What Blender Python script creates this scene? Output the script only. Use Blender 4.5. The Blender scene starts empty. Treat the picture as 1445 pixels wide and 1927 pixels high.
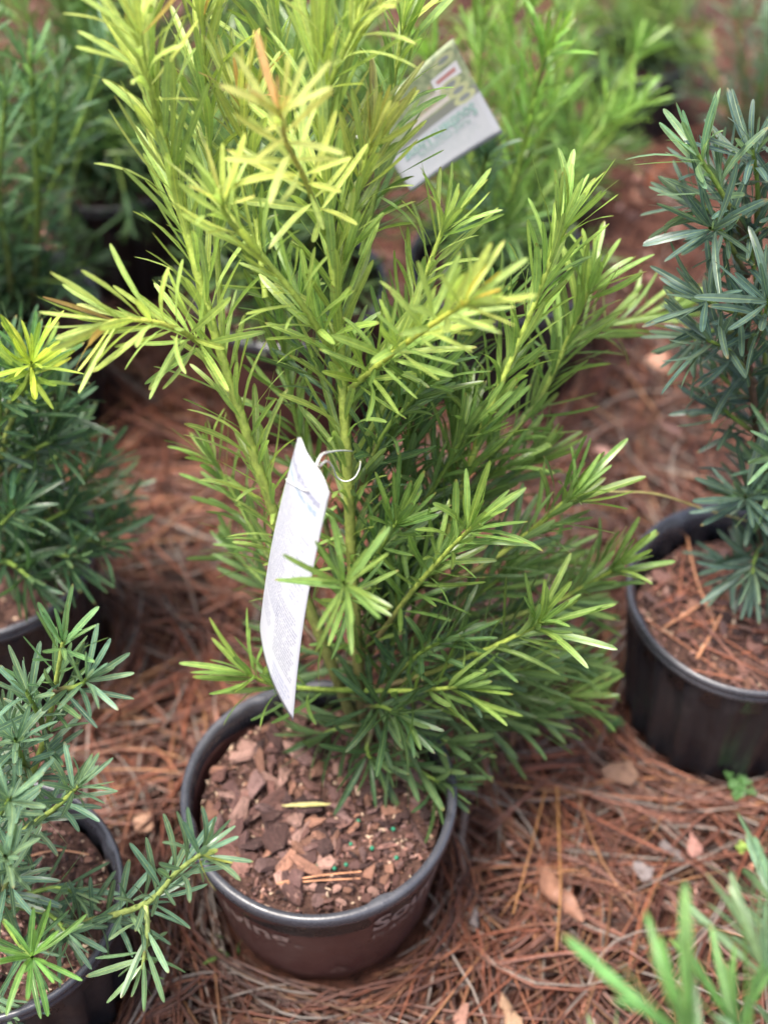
import bpy, bmesh, math, random
import numpy as np
from mathutils import Vector, Matrix, Quaternion
from mathutils.bvhtree import BVHTree
from mathutils.geometry import intersect_ray_tri

random.seed(7)
RNG = np.random.default_rng(11)
SC = bpy.context.scene
COL = SC.collection
R = math.radians
U = random.uniform

# ------------------------------------------------------------------ camera
F_PX, W_PX, H_PX = 2700.0, 1445.0, 1927.0
PITCH = 48.0
CAM_H = 1.42
cd = bpy.data.cameras.new('camera')
cam = bpy.data.objects.new('camera', cd)
COL.objects.link(cam)
cam.location = (0, 0, CAM_H)
cam.rotation_euler = (R(90 - PITCH), 0, 0)
cd.sensor_fit = 'VERTICAL'
cd.sensor_height = 24.0
cd.lens = 24.0 * F_PX / H_PX
cd.clip_start = 0.02
cd.clip_end = 300
cd.dof.use_dof = True
cd.dof.focus_distance = 1.2
cd.dof.aperture_fstop = (cd.lens / 1000.0) / 0.019
SC.camera = cam

# ------------------------------------------------------------------ light
w = bpy.data.worlds.new('World')
SC.world = w
w.use_nodes = True
nt = w.node_tree
nt.nodes.clear()
sky = nt.nodes.new('ShaderNodeTexSky')
sky.sky_type = 'NISHITA'
sky.sun_disc = False
SUN_EL, SUN_AZ = 72.0, -120.0          # azimuth measured from +Y towards +X
sky.sun_elevation = R(SUN_EL)
sky.sun_rotation = R(SUN_AZ)
sky.air_density = 1.0
sky.dust_density = 6.0
sky.ozone_density = 1.0
bg = nt.nodes.new('ShaderNodeBackground')
bg.inputs['Strength'].default_value = 0.08
wo = nt.nodes.new('ShaderNodeOutputWorld')
nt.links.new(sky.outputs[0], bg.inputs[0])
nt.links.new(bg.outputs[0], wo.inputs[0])
sl = bpy.data.lights.new('sun', 'SUN')
sl.energy = 1.5
sl.angle = R(20)
sl.color = (1.0, 0.95, 0.87)
sun = bpy.data.objects.new('sun', sl)
COL.objects.link(sun)
sdir = Vector((math.sin(R(SUN_AZ)) * math.cos(R(SUN_EL)), math.cos(R(SUN_AZ)) * math.cos(R(SUN_EL)), math.sin(R(SUN_EL))))
sun.rotation_euler = (-sdir).to_track_quat('-Z', 'Y').to_euler()
sun.location = (0, 0, 5)
SC.view_settings.view_transform = 'Standard'
SC.view_settings.look = 'None'
SC.view_settings.exposure = 2.52
SC.cycles.max_bounces = 6
SC.cycles.diffuse_bounces = 3
SC.cycles.glossy_bounces = 2
SC.cycles.transmission_bounces = 3
SC.cycles.caustics_reflective = False
SC.cycles.caustics_refractive = False
SC.view_settings.gamma = 1.0
SC.view_settings.use_curve_mapping = False

# ------------------------------------------------------------------ helpers
CP, SP = math.cos(R(PITCH)), math.sin(R(PITCH))


def P(px, py, Y):
    """World point seen at photo pixel (px, py) at the distance Y in front of the camera's foot."""
    a = (px - W_PX / 2) / F_PX
    b = (py - H_PX / 2) / F_PX
    d = Vector((a, CP - b * SP, -SP - b * CP))
    return Vector((0, 0, CAM_H)) + d * (Y / d.y)


def PZ(px, py, z):
    a = (px - W_PX / 2) / F_PX
    b = (py - H_PX / 2) / F_PX
    d = Vector((a, CP - b * SP, -SP - b * CP))
    return Vector((0, 0, CAM_H)) + d * ((z - CAM_H) / d.z)


def project(v):
    dy, dz = v.y, v.z - CAM_H
    depth = dy * CP - dz * SP
    down = -(dy * SP + dz * CP)
    return (W_PX / 2 + F_PX * v.x / depth, H_PX / 2 + F_PX * down / depth, depth)


def lerp(a, b, t):
    return a + (b - a) * t


def mixc(a, b, t):
    return tuple(lerp(a[i], b[i], t) for i in range(3))


def new_obj(name, me, mat=None, parent=None, inv=None):
    o = bpy.data.objects.new(name, me)
    COL.objects.link(o)
    if mat is not None and len(me.materials) == 0:
        me.materials.append(mat)
    if parent is not None:
        o.parent = parent
        if inv is not None:
            o.matrix_parent_inverse = inv
    return o


def tag(o, label=None, cat=None, group=None, kind=None):
    if label:
        o['label'] = label
    if cat:
        o['category'] = cat
    if group:
        o['group'] = group
    if kind:
        o['kind'] = kind
    return o


def empty(name, loc):
    o = bpy.data.objects.new(name, None)
    o.empty_display_size = 0.05
    COL.objects.link(o)
    o.location = loc
    return o, Matrix.Translation(-Vector(loc))


def mesh(name, verts, faces, smooth=True):
    me = bpy.data.meshes.new(name)
    me.from_pydata([tuple(v) for v in verts], [], faces)
    if smooth:
        me.polygons.foreach_set('use_smooth', [True] * len(me.polygons))
    me.update()
    return me


def np_mesh(name, V, Q, smooth=True, col=None, uv=None):
    """Mesh from numpy vertices and quads; optional per-vertex colour and uv."""
    me = bpy.data.meshes.new(name)
    n, m = len(V), len(Q)
    k = Q.shape[1]
    me.vertices.add(n)
    me.vertices.foreach_set('co', np.ascontiguousarray(V, dtype=np.float32).ravel())
    me.loops.add(m * k)
    me.loops.foreach_set('vertex_index', np.ascontiguousarray(Q, dtype=np.int32).ravel())
    me.polygons.add(m)
    me.polygons.foreach_set('loop_start', np.arange(0, m * k, k, dtype=np.int32))
    me.polygons.foreach_set('loop_total', np.full(m, k, dtype=np.int32))
    me.polygons.foreach_set('use_smooth', np.full(m, smooth, dtype=bool))
    if col is not None:
        a = me.color_attributes.new('col', 'FLOAT_COLOR', 'POINT')
        c4 = np.ones((n, 4), dtype=np.float32)
        c4[:, :3] = col
        a.data.foreach_set('color', c4.ravel())
    if uv is not None:
        l = me.uv_layers.new(name='UVMap')
        l.data.foreach_set('uv', np.ascontiguousarray(uv[Q.ravel()], dtype=np.float32).ravel())
    me.update()
    me.validate()
    return me


# ------------------------------------------------------------------ materials
class N:
    def __init__(self, name):
        self.m = bpy.data.materials.new(name)
        self.m.use_nodes = True
        self.t = self.m.node_tree
        self.t.nodes.clear()
        self.out = self.t.nodes.new('ShaderNodeOutputMaterial')

    def n(self, typ, ins=None, **kw):
        nd = self.t.nodes.new(typ)
        for k, v in kw.items():
            setattr(nd, k, v)
        for k, v in (ins or {}).items():
            self.set(nd.inputs[k], v)
        return nd

    def set(self, sock, v):
        if isinstance(v, bpy.types.NodeSocket):
            self.t.links.new(v, sock)
        elif isinstance(v, (tuple, list)) and sock.type == 'RGBA' and len(v) == 3:
            sock.default_value = (*v, 1)
        else:
            sock.default_value = v

    def math(self, op, a, b=None, c=None, clamp=False):
        nd = self.t.nodes.new('ShaderNodeMath')
        nd.operation = op
        nd.use_clamp = clamp
        self.set(nd.inputs[0], a)
        if b is not None:
            self.set(nd.inputs[1], b)
        if c is not None:
            self.set(nd.inputs[2], c)
        return nd.outputs[0]

    def mix(self, f, a, b, mode='MIX'):
        nd = self.t.nodes.new('ShaderNodeMix')
        nd.data_type = 'RGBA'
        nd.blend_type = mode
        self.set(nd.inputs[0], f)
        self.set(nd.inputs[6], a)
        self.set(nd.inputs[7], b)
        return nd.outputs[2]

    def noise(self, vec, scale, detail=3, rough=0.55):
        nd = self.n('ShaderNodeTexNoise', {'Scale': scale, 'Detail': detail, 'Roughness': rough})
        if vec is not None:
            self.t.links.new(vec, nd.inputs['Vector'])
        return nd.outputs[0]

    def rng(self, v, a, b, c, d):
        nd = self.n('ShaderNodeMapRange', {0: v, 1: a, 2: b, 3: c, 4: d})
        nd.clamp = True
        return nd.outputs[0]

    def bump(self, h, strength, dist):
        return self.n('ShaderNodeBump', {'Height': h, 'Strength': strength, 'Distance': dist}).outputs[0]

    def bsdf(self, col, rough, spec=0.5, normal=None, **kw):
        nd = self.n('ShaderNodeBsdfPrincipled', {'Base Color': col, 'Roughness': rough, 'Specular IOR Level': spec})
        if normal is not None:
            self.t.links.new(normal, nd.inputs['Normal'])
        for k, v in kw.items():
            self.set(nd.inputs[k], v)
        return nd.outputs[0]

    def done(self, s):
        self.t.links.new(s, self.out.inputs[0])
        return self.m


def leaf_material(name, from_attr):
    k = N(name)
    if from_attr:
        col = k.n('ShaderNodeAttribute', attribute_name='col').outputs['Color']
    else:
        col = k.n('ShaderNodeObjectInfo').outputs['Color']
    uv = k.n('ShaderNodeUVMap', uv_map='UVMap').outputs[0]
    sep = k.n('ShaderNodeSeparateXYZ', {0: uv})
    u = k.math('ABSOLUTE', k.math('MULTIPLY_ADD', sep.outputs[0], 2.0, -1.0))
    v = sep.outputs[1]
    geo = k.n('ShaderNodeNewGeometry')
    tc = k.n('ShaderNodeTexCoord').outputs['Object'] if False else geo.outputs['Position']
    mott = k.rng(k.noise(tc, 110, 3, 0.65), 0.3, 0.7, 0.72, 1.22)
    c = k.mix(1.0, col, k.n('ShaderNodeCombineColor', {0: mott, 1: mott, 2: mott}).outputs[0], 'MULTIPLY')
    rib = k.rng(u, 0.06, 0.18, 0.85, 0.0)
    pale = k.mix(1.0, col, (2.0, 1.7, 1.4), 'MULTIPLY')
    pale = k.mix(0.25, pale, (0.30, 0.40, 0.12))
    c = k.mix(rib, c, pale)
    edge = k.rng(u, 0.86, 1.0, 0.0, 0.35)
    c = k.mix(edge, c, pale)
    # waxy paler underside of the blade
    under = k.mix(0.5, c, (0.24, 0.33, 0.15))
    under = k.mix(0.5, c, k.mix(1.0, under, (1, 1, 1), 'MULTIPLY'))
    c2 = k.mix(k.math('MULTIPLY', geo.outputs['Backfacing'], 0.8), c, under)
    # tiny brown dried tips on some leaves
    tipn = k.math('MULTIPLY', k.rng(v, 0.93, 1.0, 0.0, 1.0), k.rng(k.noise(tc, 30, 1), 0.5, 0.6, 0.0, 0.7))
    c2 = k.mix(tipn, c2, (0.22, 0.13, 0.04))
    spot = k.rng(k.noise(tc, 330, 1), 0.70, 0.76, 0.0, 0.55)
    c2 = k.mix(spot, c2, (0.20, 0.17, 0.05))
    bh = k.rng(u, 0.0, 0.16, 0.0, 1.0)
    nrm = k.bump(bh, 0.35, 0.0012)
    rough = k.rng(mott, 0.72, 1.22, 0.26, 0.46)
    p = k.bsdf(c2, rough, 0.5, nrm)
    tcol = k.mix(1.0, c2, (1.2, 1.28, 0.75), 'MULTIPLY')
    tr = k.n('ShaderNodeBsdfTranslucent', {'Color': tcol})
    k.t.links.new(nrm, tr.inputs['Normal'])
    ms = k.n('ShaderNodeMixShader', {0: 0.42, 1: p, 2: tr.outputs[0]})
    return k.done(ms.outputs[0])


M = {}
M['leaf'] = leaf_material('leaf_blade', False)
M['leaf_mass'] = leaf_material('leaf_blade_mass', True)


def simple_attr(name, rough, spec, nscale, namp, bump=0.4, bdist=0.002, bscale=None, trans=0.0):
    k = N(name)
    col = k.n('ShaderNodeAttribute', attribute_name='col').outputs['Color']
    pos = k.n('ShaderNodeNewGeometry').outputs['Position']
    f = k.rng(k.noise(pos, nscale, 2, 0.65), 0.3, 0.7, 1 - namp, 1 + namp)
    c = k.mix(1.0, col, k.n('ShaderNodeCombineColor', {0: f, 1: f, 2: f}).outputs[0], 'MULTIPLY')
    nrm = k.bump(k.noise(pos, bscale or nscale * 2.5, 2), bump, bdist) if bump > 0.3 else None
    return k.done(k.bsdf(c, rough, spec, nrm))


M['stem'] = simple_attr('shrub_bark', 0.55, 0.4, 120, 0.3)
M['straw'] = simple_attr('dry_pine_needle', 0.5, 0.5, 60, 0.3, 0.2, 0.0005)
M['chips_attr'] = simple_attr('bark_crumb', 0.8, 0.25, 90, 0.45, 0.7, 0.003)


def bark_material():
    k = N('bark_chip')
    col = k.n('ShaderNodeObjectInfo').outputs['Color']
    tc = k.n('ShaderNodeTexCoord').outputs['Object']
    mp = k.n('ShaderNodeMapping', {'Vector': tc, 'Scale': (1, 9.0, 3)}).outputs[0]
    pos = k.n('ShaderNodeNewGeometry').outputs['Position']
    n1 = k.noise(pos, 130, 6, 0.7)
    n2 = k.noise(mp, 2.2, 5, 0.7)
    f = k.rng(n2, 0.3, 0.7, 0.55, 1.35)
    c = k.mix(1.0, col, k.n('ShaderNodeCombineColor', {0: f, 1: f, 2: f}).outputs[0], 'MULTIPLY')
    c = k.mix(k.rng(n1, 0.58, 0.74, 0, 0.45), c, (0.34, 0.23, 0.185))
    c = k.mix(k.rng(n1, 0.46, 0.34, 0, 0.75), c, (0.06, 0.03, 0.025))
    nrm = k.bump(k.math('ADD', n1, n2), 0.8, 0.004)
    return k.done(k.bsdf(c, 0.78, 0.3, nrm))


M['bark'] = bark_material()


def plastic(name, base, dust, rough, dust_amt=0.5, scale=14):
    k = N(name)
    pos = k.n('ShaderNodeNewGeometry').outputs['Position']
    n1 = k.noise(pos, scale, 6, 0.65)
    n2 = k.noise(pos, 260, 3, 0.6)
    n3 = k.noise(pos, 60, 5, 0.7)
    d = k.math('MULTIPLY', k.rng(n1, 0.42, 0.72, 0, 1), k.rng(n3, 0.35, 0.7, 0.2, 1))
    c = k.mix(k.math('MULTIPLY', d, dust_amt), base, dust)
    speck = k.rng(n2, 0.68, 0.74, 0, 0.35)
    c = k.mix(speck, c, dust)
    r = k.rng(n3, 0.3, 0.7, rough - 0.08, rough + 0.14)
    nrm = k.bump(k.math('ADD', n2, k.math('MULTIPLY', n3, 1.5)), 0.12, 0.0015)
    return k.done(k.bsdf(c, r, 0.5, nrm))


M['pot_black'] = plastic('black_pot_plastic', (0.008, 0.008, 0.011), (0.085, 0.078, 0.075), 0.36, 0.24)
M['pot_brown'] = plastic('brown_printed_plastic', (0.062, 0.024, 0.021), (0.11, 0.068, 0.06), 0.33, 0.40)
M['pot_rim'] = plastic('pot_lip_plastic', (0.036, 0.037, 0.045), (0.15, 0.15, 0.16), 0.27, 0.4)


def flat(name, base, rough=0.6, amp=0.15, scale=40, spec=0.4):
    k = N(name)
    pos = k.n('ShaderNodeNewGeometry').outputs['Position']
    f = k.rng(k.noise(pos, scale, 4), 0.3, 0.7, 1 - amp, 1 + amp)
    c = k.mix(1.0, base, k.n('ShaderNodeCombineColor', {0: f, 1: f, 2: f}).outputs[0], 'MULTIPLY')
    return k.done(k.bsdf(c, rough, spec))


M['print_tan'] = flat('faded_tan_print', (0.22, 0.155, 0.135), 0.5, 0.5, 130)
M['ink_blue'] = flat('blue_grey_ink', (0.20, 0.22, 0.33), 0.6, 0.2)
M['ink_teal'] = flat('teal_ink', (0.16, 0.30, 0.42), 0.6, 0.2)
M['ink_green'] = flat('green_ink', (0.22, 0.33, 0.29), 0.6, 0.2)
M['ink_grey'] = flat('grey_ink', (0.30, 0.30, 0.36), 0.6, 0.2)
M['elastic'] = flat('white_elastic', (0.72, 0.72, 0.68), 0.6, 0.1)
M['bead'] = flat('green_bead', (0.01, 0.14, 0.075), 0.35, 0.2)
M['dead_leaf'] = flat('dead_leaf', (0.16, 0.078, 0.05), 0.65, 0.35, 60)
M['yellow_leaf'] = flat('yellowed_leaf', (0.25, 0.225, 0.085), 0.5, 0.25, 80)
M['needle_tan'] = flat('tan_needle', (0.40, 0.19, 0.10), 0.5, 0.3, 60)
M['twig'] = flat('grey_twig', (0.12, 0.085, 0.072), 0.8, 0.4, 90)
M['weed'] = flat('clover_green', (0.04, 0.10, 0.025), 0.5, 0.25, 60)
M['lime_weed'] = flat('lime_weed_leaf', (0.14, 0.21, 0.035), 0.5, 0.25, 60)
M['grass'] = flat('grass_blade', (0.11, 0.20, 0.05), 0.5, 0.25, 60)


def soil_material():
    k = N('potting_soil')
    pos = k.n('ShaderNodeNewGeometry').outputs['Position']
    n1 = k.noise(pos, 140, 8, 0.72)
    n2 = k.noise(pos, 35, 4, 0.6)
    c = k.mix(k.rng(n1, 0.35, 0.7, 0, 1), (0.022, 0.012, 0.010), (0.16, 0.085, 0.065))
    c = k.mix(k.rng(n2, 0.4, 0.65, 0, 0.5), c, (0.06, 0.032, 0.026))
    nrm = k.bump(k.math('ADD', n1, n2), 0.9, 0.008)
    return k.done(k.bsdf(c, 0.9, 0.2, nrm))


M['soil'] = soil_material()


def ground_material():
    k = N('forest_floor')
    pos = k.n('ShaderNodeNewGeometry').outputs['Position']
    n1 = k.noise(pos, 55, 8, 0.72)
    n2 = k.noise(pos, 5, 4, 0.6)
    c = k.mix(k.rng(n1, 0.35, 0.68, 0, 1), (0.018, 0.008, 0.006), (0.13, 0.052, 0.034))
    c = k.mix(k.rng(n2, 0.4, 0.65, 0, 0.45), c, (0.07, 0.028, 0.02))
    nrm = k.bump(k.math('ADD', n1, n2), 0.9, 0.012)
    return k.done(k.bsdf(c, 0.9, 0.2, nrm))


M['ground'] = ground_material()

# ------------------------------------------------------------------ the ground
POTS = []          # (x, y, radius) footprints


def ground_z(x, y):
    return 0.007 * math.sin(3.1 * x + 1.3) * math.cos(2.7 * y) + 0.005 * math.sin(7.3 * x - 4.1 * y)


gx = np.concatenate([[-80, -20, -5], np.linspace(-2.2, 2.2, 90), [5, 20, 80]])
gy = np.concatenate([[-80, -20, -4], np.linspace(-0.6, 4.2, 96), [8, 25, 90]])
GV = []
for yy in gy:
    for xx in gx:
        z = ground_z(xx, yy) + 0.003 * math.sin(31 * xx + 17 * yy) if abs(xx) < 3 and -1 < yy < 5 else 0
        GV.append((xx, yy, z - 0.012))
nx = len(gx)
GQ = [(j * nx + i, j * nx + i + 1, (j + 1) * nx + i + 1, (j + 1) * nx + i) for j in range(len(gy) - 1) for i in range(nx - 1)]
ground = new_obj('ground', mesh('ground', GV, GQ), M['ground'])
tag(ground, 'reddish brown forest floor under the pine straw', 'ground', kind='structure')

# ------------------------------------------------------------------ pots


def lathe(profile, seg, rfun=None, closed=False):
    """profile list of (r, z); rfun(angle, r, z) -> (r, z)."""
    V, Q = [], []
    for (r, z) in profile:
        for i in range(seg):
            a = 2 * math.pi * i / seg
            rr, zz = rfun(a, r, z) if rfun else (r, z)
            V.append((rr * math.sin(a), -rr * math.cos(a), zz))
    n = len(profile)
    for j in range(n - 1 if not closed else n):
        for i in range(seg):
            k = (i + 1) % seg
            jj = (j + 1) % n
            Q.append((j * seg + i, j * seg + k, jj * seg + k, jj * seg + i))
    return V, Q


def disc_mesh(name, rad, dome, seg=72, rings=16, rough=0.004):
    V, Q = [(0, 0, dome)], []
    for j in range(1, rings + 1):
        for i in range(seg):
            a = 2 * math.pi * i / seg
            r = rad * j / rings
            V.append((r * math.sin(a), -r * math.cos(a), dome * (1 - (j / rings) ** 2) + U(-rough, rough) * (j < rings)))
    for i in range(seg):
        Q.append((0, 1 + i, 1 + (i + 1) % seg))
    for j in range(rings - 1):
        for i in range(seg):
            k = (i + 1) % seg
            Q.append((1 + j * seg + i, 1 + (j + 1) * seg + i, 1 + (j + 1) * seg + k, 1 + j * seg + k))
    return mesh(name, V, Q)


def chip_variants(n, seed):
    rr = random.Random(seed)
    out = []
    for q in range(n):
        k = rr.randint(6, 8)
        asp = rr.uniform(0.28, 0.75)
        ang = sorted(rr.uniform(0, 2 * math.pi) * 0.35 + 2 * math.pi * i / k for i in range(k))
        V = []
        pts = []
        for a in ang:
            r = rr.uniform(0.72, 1.0)
            pts.append((r * math.cos(a), asp * r * math.sin(a)))
        th = rr.uniform(0.08, 0.24)
        warp = rr.uniform(-0.25, 0.25)
        for lev, (s, z) in enumerate(((0.88, -th), (1.0, -th * 0.3), (0.96, th * 0.6), (0.78, th))):
            for (x, y) in pts:
                jx, jy = rr.uniform(-0.05, 0.05), rr.uniform(-0.05, 0.05)
                V.append((x * s + jx, y * s + jy, z + warp * (x * x - 0.4) + rr.uniform(-0.03, 0.03)))
        Q = []
        for l in range(3):
            for i in range(k):
                m = (i + 1) % k
                Q.append((l * k + i, l * k + m, (l + 1) * k + m, (l + 1) * k + i))
        c = len(V)
        V.append((0, 0, th + rr.uniform(-0.03, 0.08) - 0.4 * warp))
        for i in range(k):
            Q.append((3 * k + i, 3 * k + (i + 1) % k, c))
        Q.append(tuple(reversed(range(k))))
        out.append((V, Q))
    return out


CHIP_G = chip_variants(14, 5)
CHIP_ME = []
for i, (V, Q) in enumerate(CHIP_G):
    me = mesh('bark_chip_shape', V, Q, smooth=False)
    me.materials.append(M['bark'])
    CHIP_ME.append(me)
BARK_COLS = [(0.135, 0.066, 0.054), (0.21, 0.108, 0.088), (0.075, 0.037, 0.032), (0.30, 0.175, 0.142), (0.045, 0.024, 0.022), (0.17, 0.10, 0.090), (0.23, 0.115, 0.078), (0.105, 0.056, 0.050)]


def chip_matrix(p, size, tilt=0.5):
    q = Quaternion((U(-1, 1), U(-1, 1), 0.01), U(-tilt, tilt)) @ Quaternion((0, 0, 1), U(0, 6.28))
    return Matrix.LocRotScale(p, q, Vector((size, size, size * U(0.7, 1.2))))


def crumbs_mesh(name, pts, sizes, cols):
    """Many small chips joined in one mesh."""
    AV, AQ, AC = [], [], []
    base = 0
    tet = np.array([(1, 0, 0), (-.4, .8, 0.1), (-.5, -.7, 0), (0.05, 0, .55), (0.1, 0.1, -.4)])
    fac = np.array([(0, 1, 3), (1, 2, 3), (2, 0, 3), (1, 0, 4), (2, 1, 4), (0, 2, 4)])
    for p, s, c in zip(pts, sizes, cols):
        q = Quaternion((U(-1, 1), U(-1, 1), U(-1, 1)), U(0, 6.28)).to_matrix()
        A = np.array(q)
        v = (tet * np.array([s, s * U(.4, 1), s * U(.4, .9)])) @ A.T + np.array(p)
        AV.append(v)
        AQ.append(fac + base)
        AC.append(np.tile(c, (5, 1)))
        base += 5
    return np_mesh(name, np.concatenate(AV), np.concatenate(AQ), False, np.concatenate(AC))


def bend_profile_pot(R_, h, style):
    """outer wall, inner wall as one closed profile"""
    rb = R_ * 0.78
    ro = R_ - 0.006
    prof = []
    for i in range(13):
        t = i / 12
        prof.append((lerp(rb, ro, t ** 0.92), lerp(0.0, h - 0.014, t)))
    inner = [(r - 0.0022, max(z, 0.003)) for (r, z) in reversed(prof)]
    return prof, inner


def make_pot(name, loc, R_, h, style, label, soil_drop=0.035, chips=0, chip_size=(0.006, 0.017), crumbs=1500, soil_seed=1, group=None):
    random.seed(soil_seed * 13 + 5)
    e, inv = empty(name, loc)
    tag(e, label, 'plant pot', group)
    POTS.append((loc[0], loc[1], R_ * 0.8))
    prof, inner = bend_profile_pot(R_, h, style)
    seg = 192 if style == 'brown' else 168

    def flute(a, r, z):
        if style == 'brown':
            k = 0.004 * max(0.0, 1 - z / 0.012) * (0.5 + 0.5 * math.cos(14 * a))     # scalloped foot
            r2 = r - 0.0006 * math.sin(3 * a + 1) - (0.0025 if z < 0.016 else 0)
            return r2, z + k * 1.6
        s = math.sin(18 * a)
        f = 0.0042 * (abs(s) ** 0.5) * (1 if s > 0 else -1)
        t = min(1, max(0, (h - 0.026 - z) / 0.012))
        return r + f * t + 0.0012 * math.sin(2 * a + 0.6), z
    V, Q = lathe(prof + inner, seg, flute)
    c = len(V)
    V.append((0, 0, 0.003))
    for i in range(seg):
        Q.append((c, (len(prof + inner) - 1) * seg + i, (len(prof + inner) - 1) * seg + (i + 1) % seg))
    new_obj('wall', mesh('pot_wall', [Vector(v) + Vector(loc) for v in V], Q), M['pot_brown'] if style == 'brown' else M['pot_black'], e, inv)
    # rolled lip
    lip = []
    if style == 'brown':
        prof_l = [(-0.0085, -0.017), (-0.004, -0.017), (-0.0015, -0.016), (-0.0004, -0.0135), (0.0002, -0.009), (0.0, -0.004), (-0.0012, -0.0012), (-0.004, 0.0), (-0.0068, -0.0003), (-0.0086, -0.0016), (-0.0098, -0.005), (-0.0102, -0.012), (-0.0106, -0.05), (-0.0090, -0.05)]
    else:
        prof_l = [(-0.0085, -0.020), (-0.004, -0.020), (-0.0012, -0.0185), (-0.0008, -0.013), (-0.0022, -0.011), (-0.0024, -0.0095), (-0.0004, -0.0075), (0.0, -0.004), (-0.0012, -0.001), (-0.003, 0), (-0.005, -0.001), (-0.0062, -0.004), (-0.0075, -0.007), (-0.0095, -0.009), (-0.0105, -0.014), (-0.011, -0.05), (-0.0095, -0.05)]

    def wob(a, r, z):
        d = 0.0012 * math.sin(2 * a + 0.6) if style != 'brown' else 0.0008 * math.sin(3 * a + 1)
        n = 0.0
        for a0 in (R(28), R(118), R(208), R(285)):            # stacking lugs on the lip
            dd = abs((a - a0 + math.pi) % (2 * math.pi) - math.pi)
            n = max(n, max(0.0, 1 - dd / 0.10) ** 0.6)
        inn = 1 if r < R_ - 0.006 else 0
        return r + d - 0.0035 * min(1, n) * inn, z + 0.0012 * math.sin(2 * a) + (0.0006 * math.sin(5 * a))
    V, Q = lathe([(R_ + dr, h + dz) for dr, dz in prof_l], 192, wob, True)
    new_obj('rim', mesh('pot_rim', [Vector(v) + Vector(loc) for v in V], Q), M['pot_rim'], e, inv)
    # soil with its bark chips
    zs = h - soil_drop
    rs = R_ * 0.96 - 0.0115
    soil = new_obj('soil', disc_mesh('pot_soil', rs, 0.008), M['soil'], e, inv)
    soil.matrix_basis = Matrix.Translation(Vector(loc) + Vector((0, 0, zs)))
    L = Vector(loc)
    pts, szs, cls = [], [], []
    for i in range(crumbs):
        r, a = rs * math.sqrt(U(0, 1)), U(0, 6.283)
        pts.append((loc[0] + r * math.cos(a), loc[1] + r * math.sin(a), loc[2] + zs + 0.008 * (1 - (r / rs) ** 2) + U(-0.001, 0.004)))
        szs.append(U(0.0015, 0.0055) * (1 if U(0, 1) < .8 else 1.4))
        c = random.choice(BARK_COLS)
        f = U(0.35, 1.15)
        cc = (c[0] * f, c[1] * f, c[2] * f)
        if U(0, 1) < 0.10:
            cc = (0.42, 0.31, 0.22)
        cls.append(cc)
    if crumbs:
        o = new_obj('soil_crumbs', crumbs_mesh('soil_crumbs', pts, szs, cls), M['chips_attr'], e, inv)
        o['kind'] = 'stuff'
    for i in range(chips):
        big = U(0, 1) ** 1.25
        r, a = rs * 0.93 * math.sqrt(U(0, 1)), U(0, 6.283)
        if r * math.cos(a) > 0.01:
            big *= 0.4                               # finer bits on the right half
        s = lerp(chip_size[0], chip_size[1], big)
        o = new_obj('bark_chip', random.choice(CHIP_ME), None, soil)
        c = random.choice(BARK_COLS)
        f = U(0.6, 1.3)
        o.color = (c[0] * f, c[1] * f, c[2] * f, 1)
        o.matrix_basis = chip_matrix(Vector((r * math.cos(a), r * math.sin(a), 0.008 * (1 - (r / rs) ** 2) + U(0.000, 0.008) + s * 0.2)), s, 0.85)
    return e, inv, soil, zs


MAIN = (-0.063, 0.732, 0.0)
main_pot, main_inv, main_soil, MAIN_ZS = make_pot('nursery_pot', MAIN, 0.135, 0.20, 'brown', 'brown printed plastic pot with grey lip, full of bark chips, under the tagged shrub', 0.034, 285, (0.0065, 0.026), 2600, 1)
RIGHT = (0.393, 0.969, 0.0)
right_pot, right_inv, right_soil, RIGHT_ZS = make_pot('nursery_pot', RIGHT, 0.132, 0.215, 'black', 'black fluted pot with dry needles on its soil, cut by the right edge', 0.05, 130, (0.005, 0.016), 1500, 2)
CORNER = (-0.362, 0.625, 0.0)
make_pot('nursery_pot', CORNER, 0.122, 0.20, 'black', 'black pot in the lower left corner beside the brown pot', 0.036, 110, (0.005, 0.014), 1400, 3)
LEFT = (-0.45, 1.045, 0.0)
make_pot('nursery_pot', LEFT, 0.130, 0.205, 'black', 'shadowed black pot at the left edge under a dense dark shrub', 0.04, 50, (0.005, 0.014), 700, 4)
BACKL = (-0.50, 1.47, 0.0)
make_pot('nursery_pot', BACKL, 0.125, 0.20, 'black', 'blurred black pot far left behind the shadowed pot', 0.04, 20, (0.005, 0.014), 400, 5)
BACKM = (-0.125, 1.50, 0.0)
make_pot('nursery_pot', BACKM, 0.130, 0.21, 'brown', 'blurred maroon pot directly behind the tagged shrub', 0.04, 20, (0.005, 0.014), 400, 6)
BACKR = (0.16, 1.56, 0.0)
make_pot('nursery_pot', BACKR, 0.128, 0.20, 'black', 'dark pot behind the shrub, below the second card', 0.04, 20, (0.005, 0.014), 400, 7)
BACKL2 = (-0.40, 1.80, 0.0)
make_pot('nursery_pot', BACKL2, 0.125, 0.20, 'black', 'dark blurred pot in the gap between the upper left shrubs and lime stems', 0.04, 0, (0.005, 0.014), 300, 10)
FARR = (0.43, 2.20, 0.0)
make_pot('nursery_pot', FARR, 0.088, 0.14, 'black', 'small dark pot far back at upper right, strongly blurred', 0.03, 0, (0.005, 0.014), 200, 8)
NEAR = (0.335, 0.36, 0.0)
make_pot('nursery_pot', NEAR, 0.120, 0.20, 'black', 'black pot below the lower right corner under the blurred leaves', 0.036, 40, (0.005, 0.014), 500, 9)

# ------------------------------------------------------------------ lettering helpers


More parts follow.
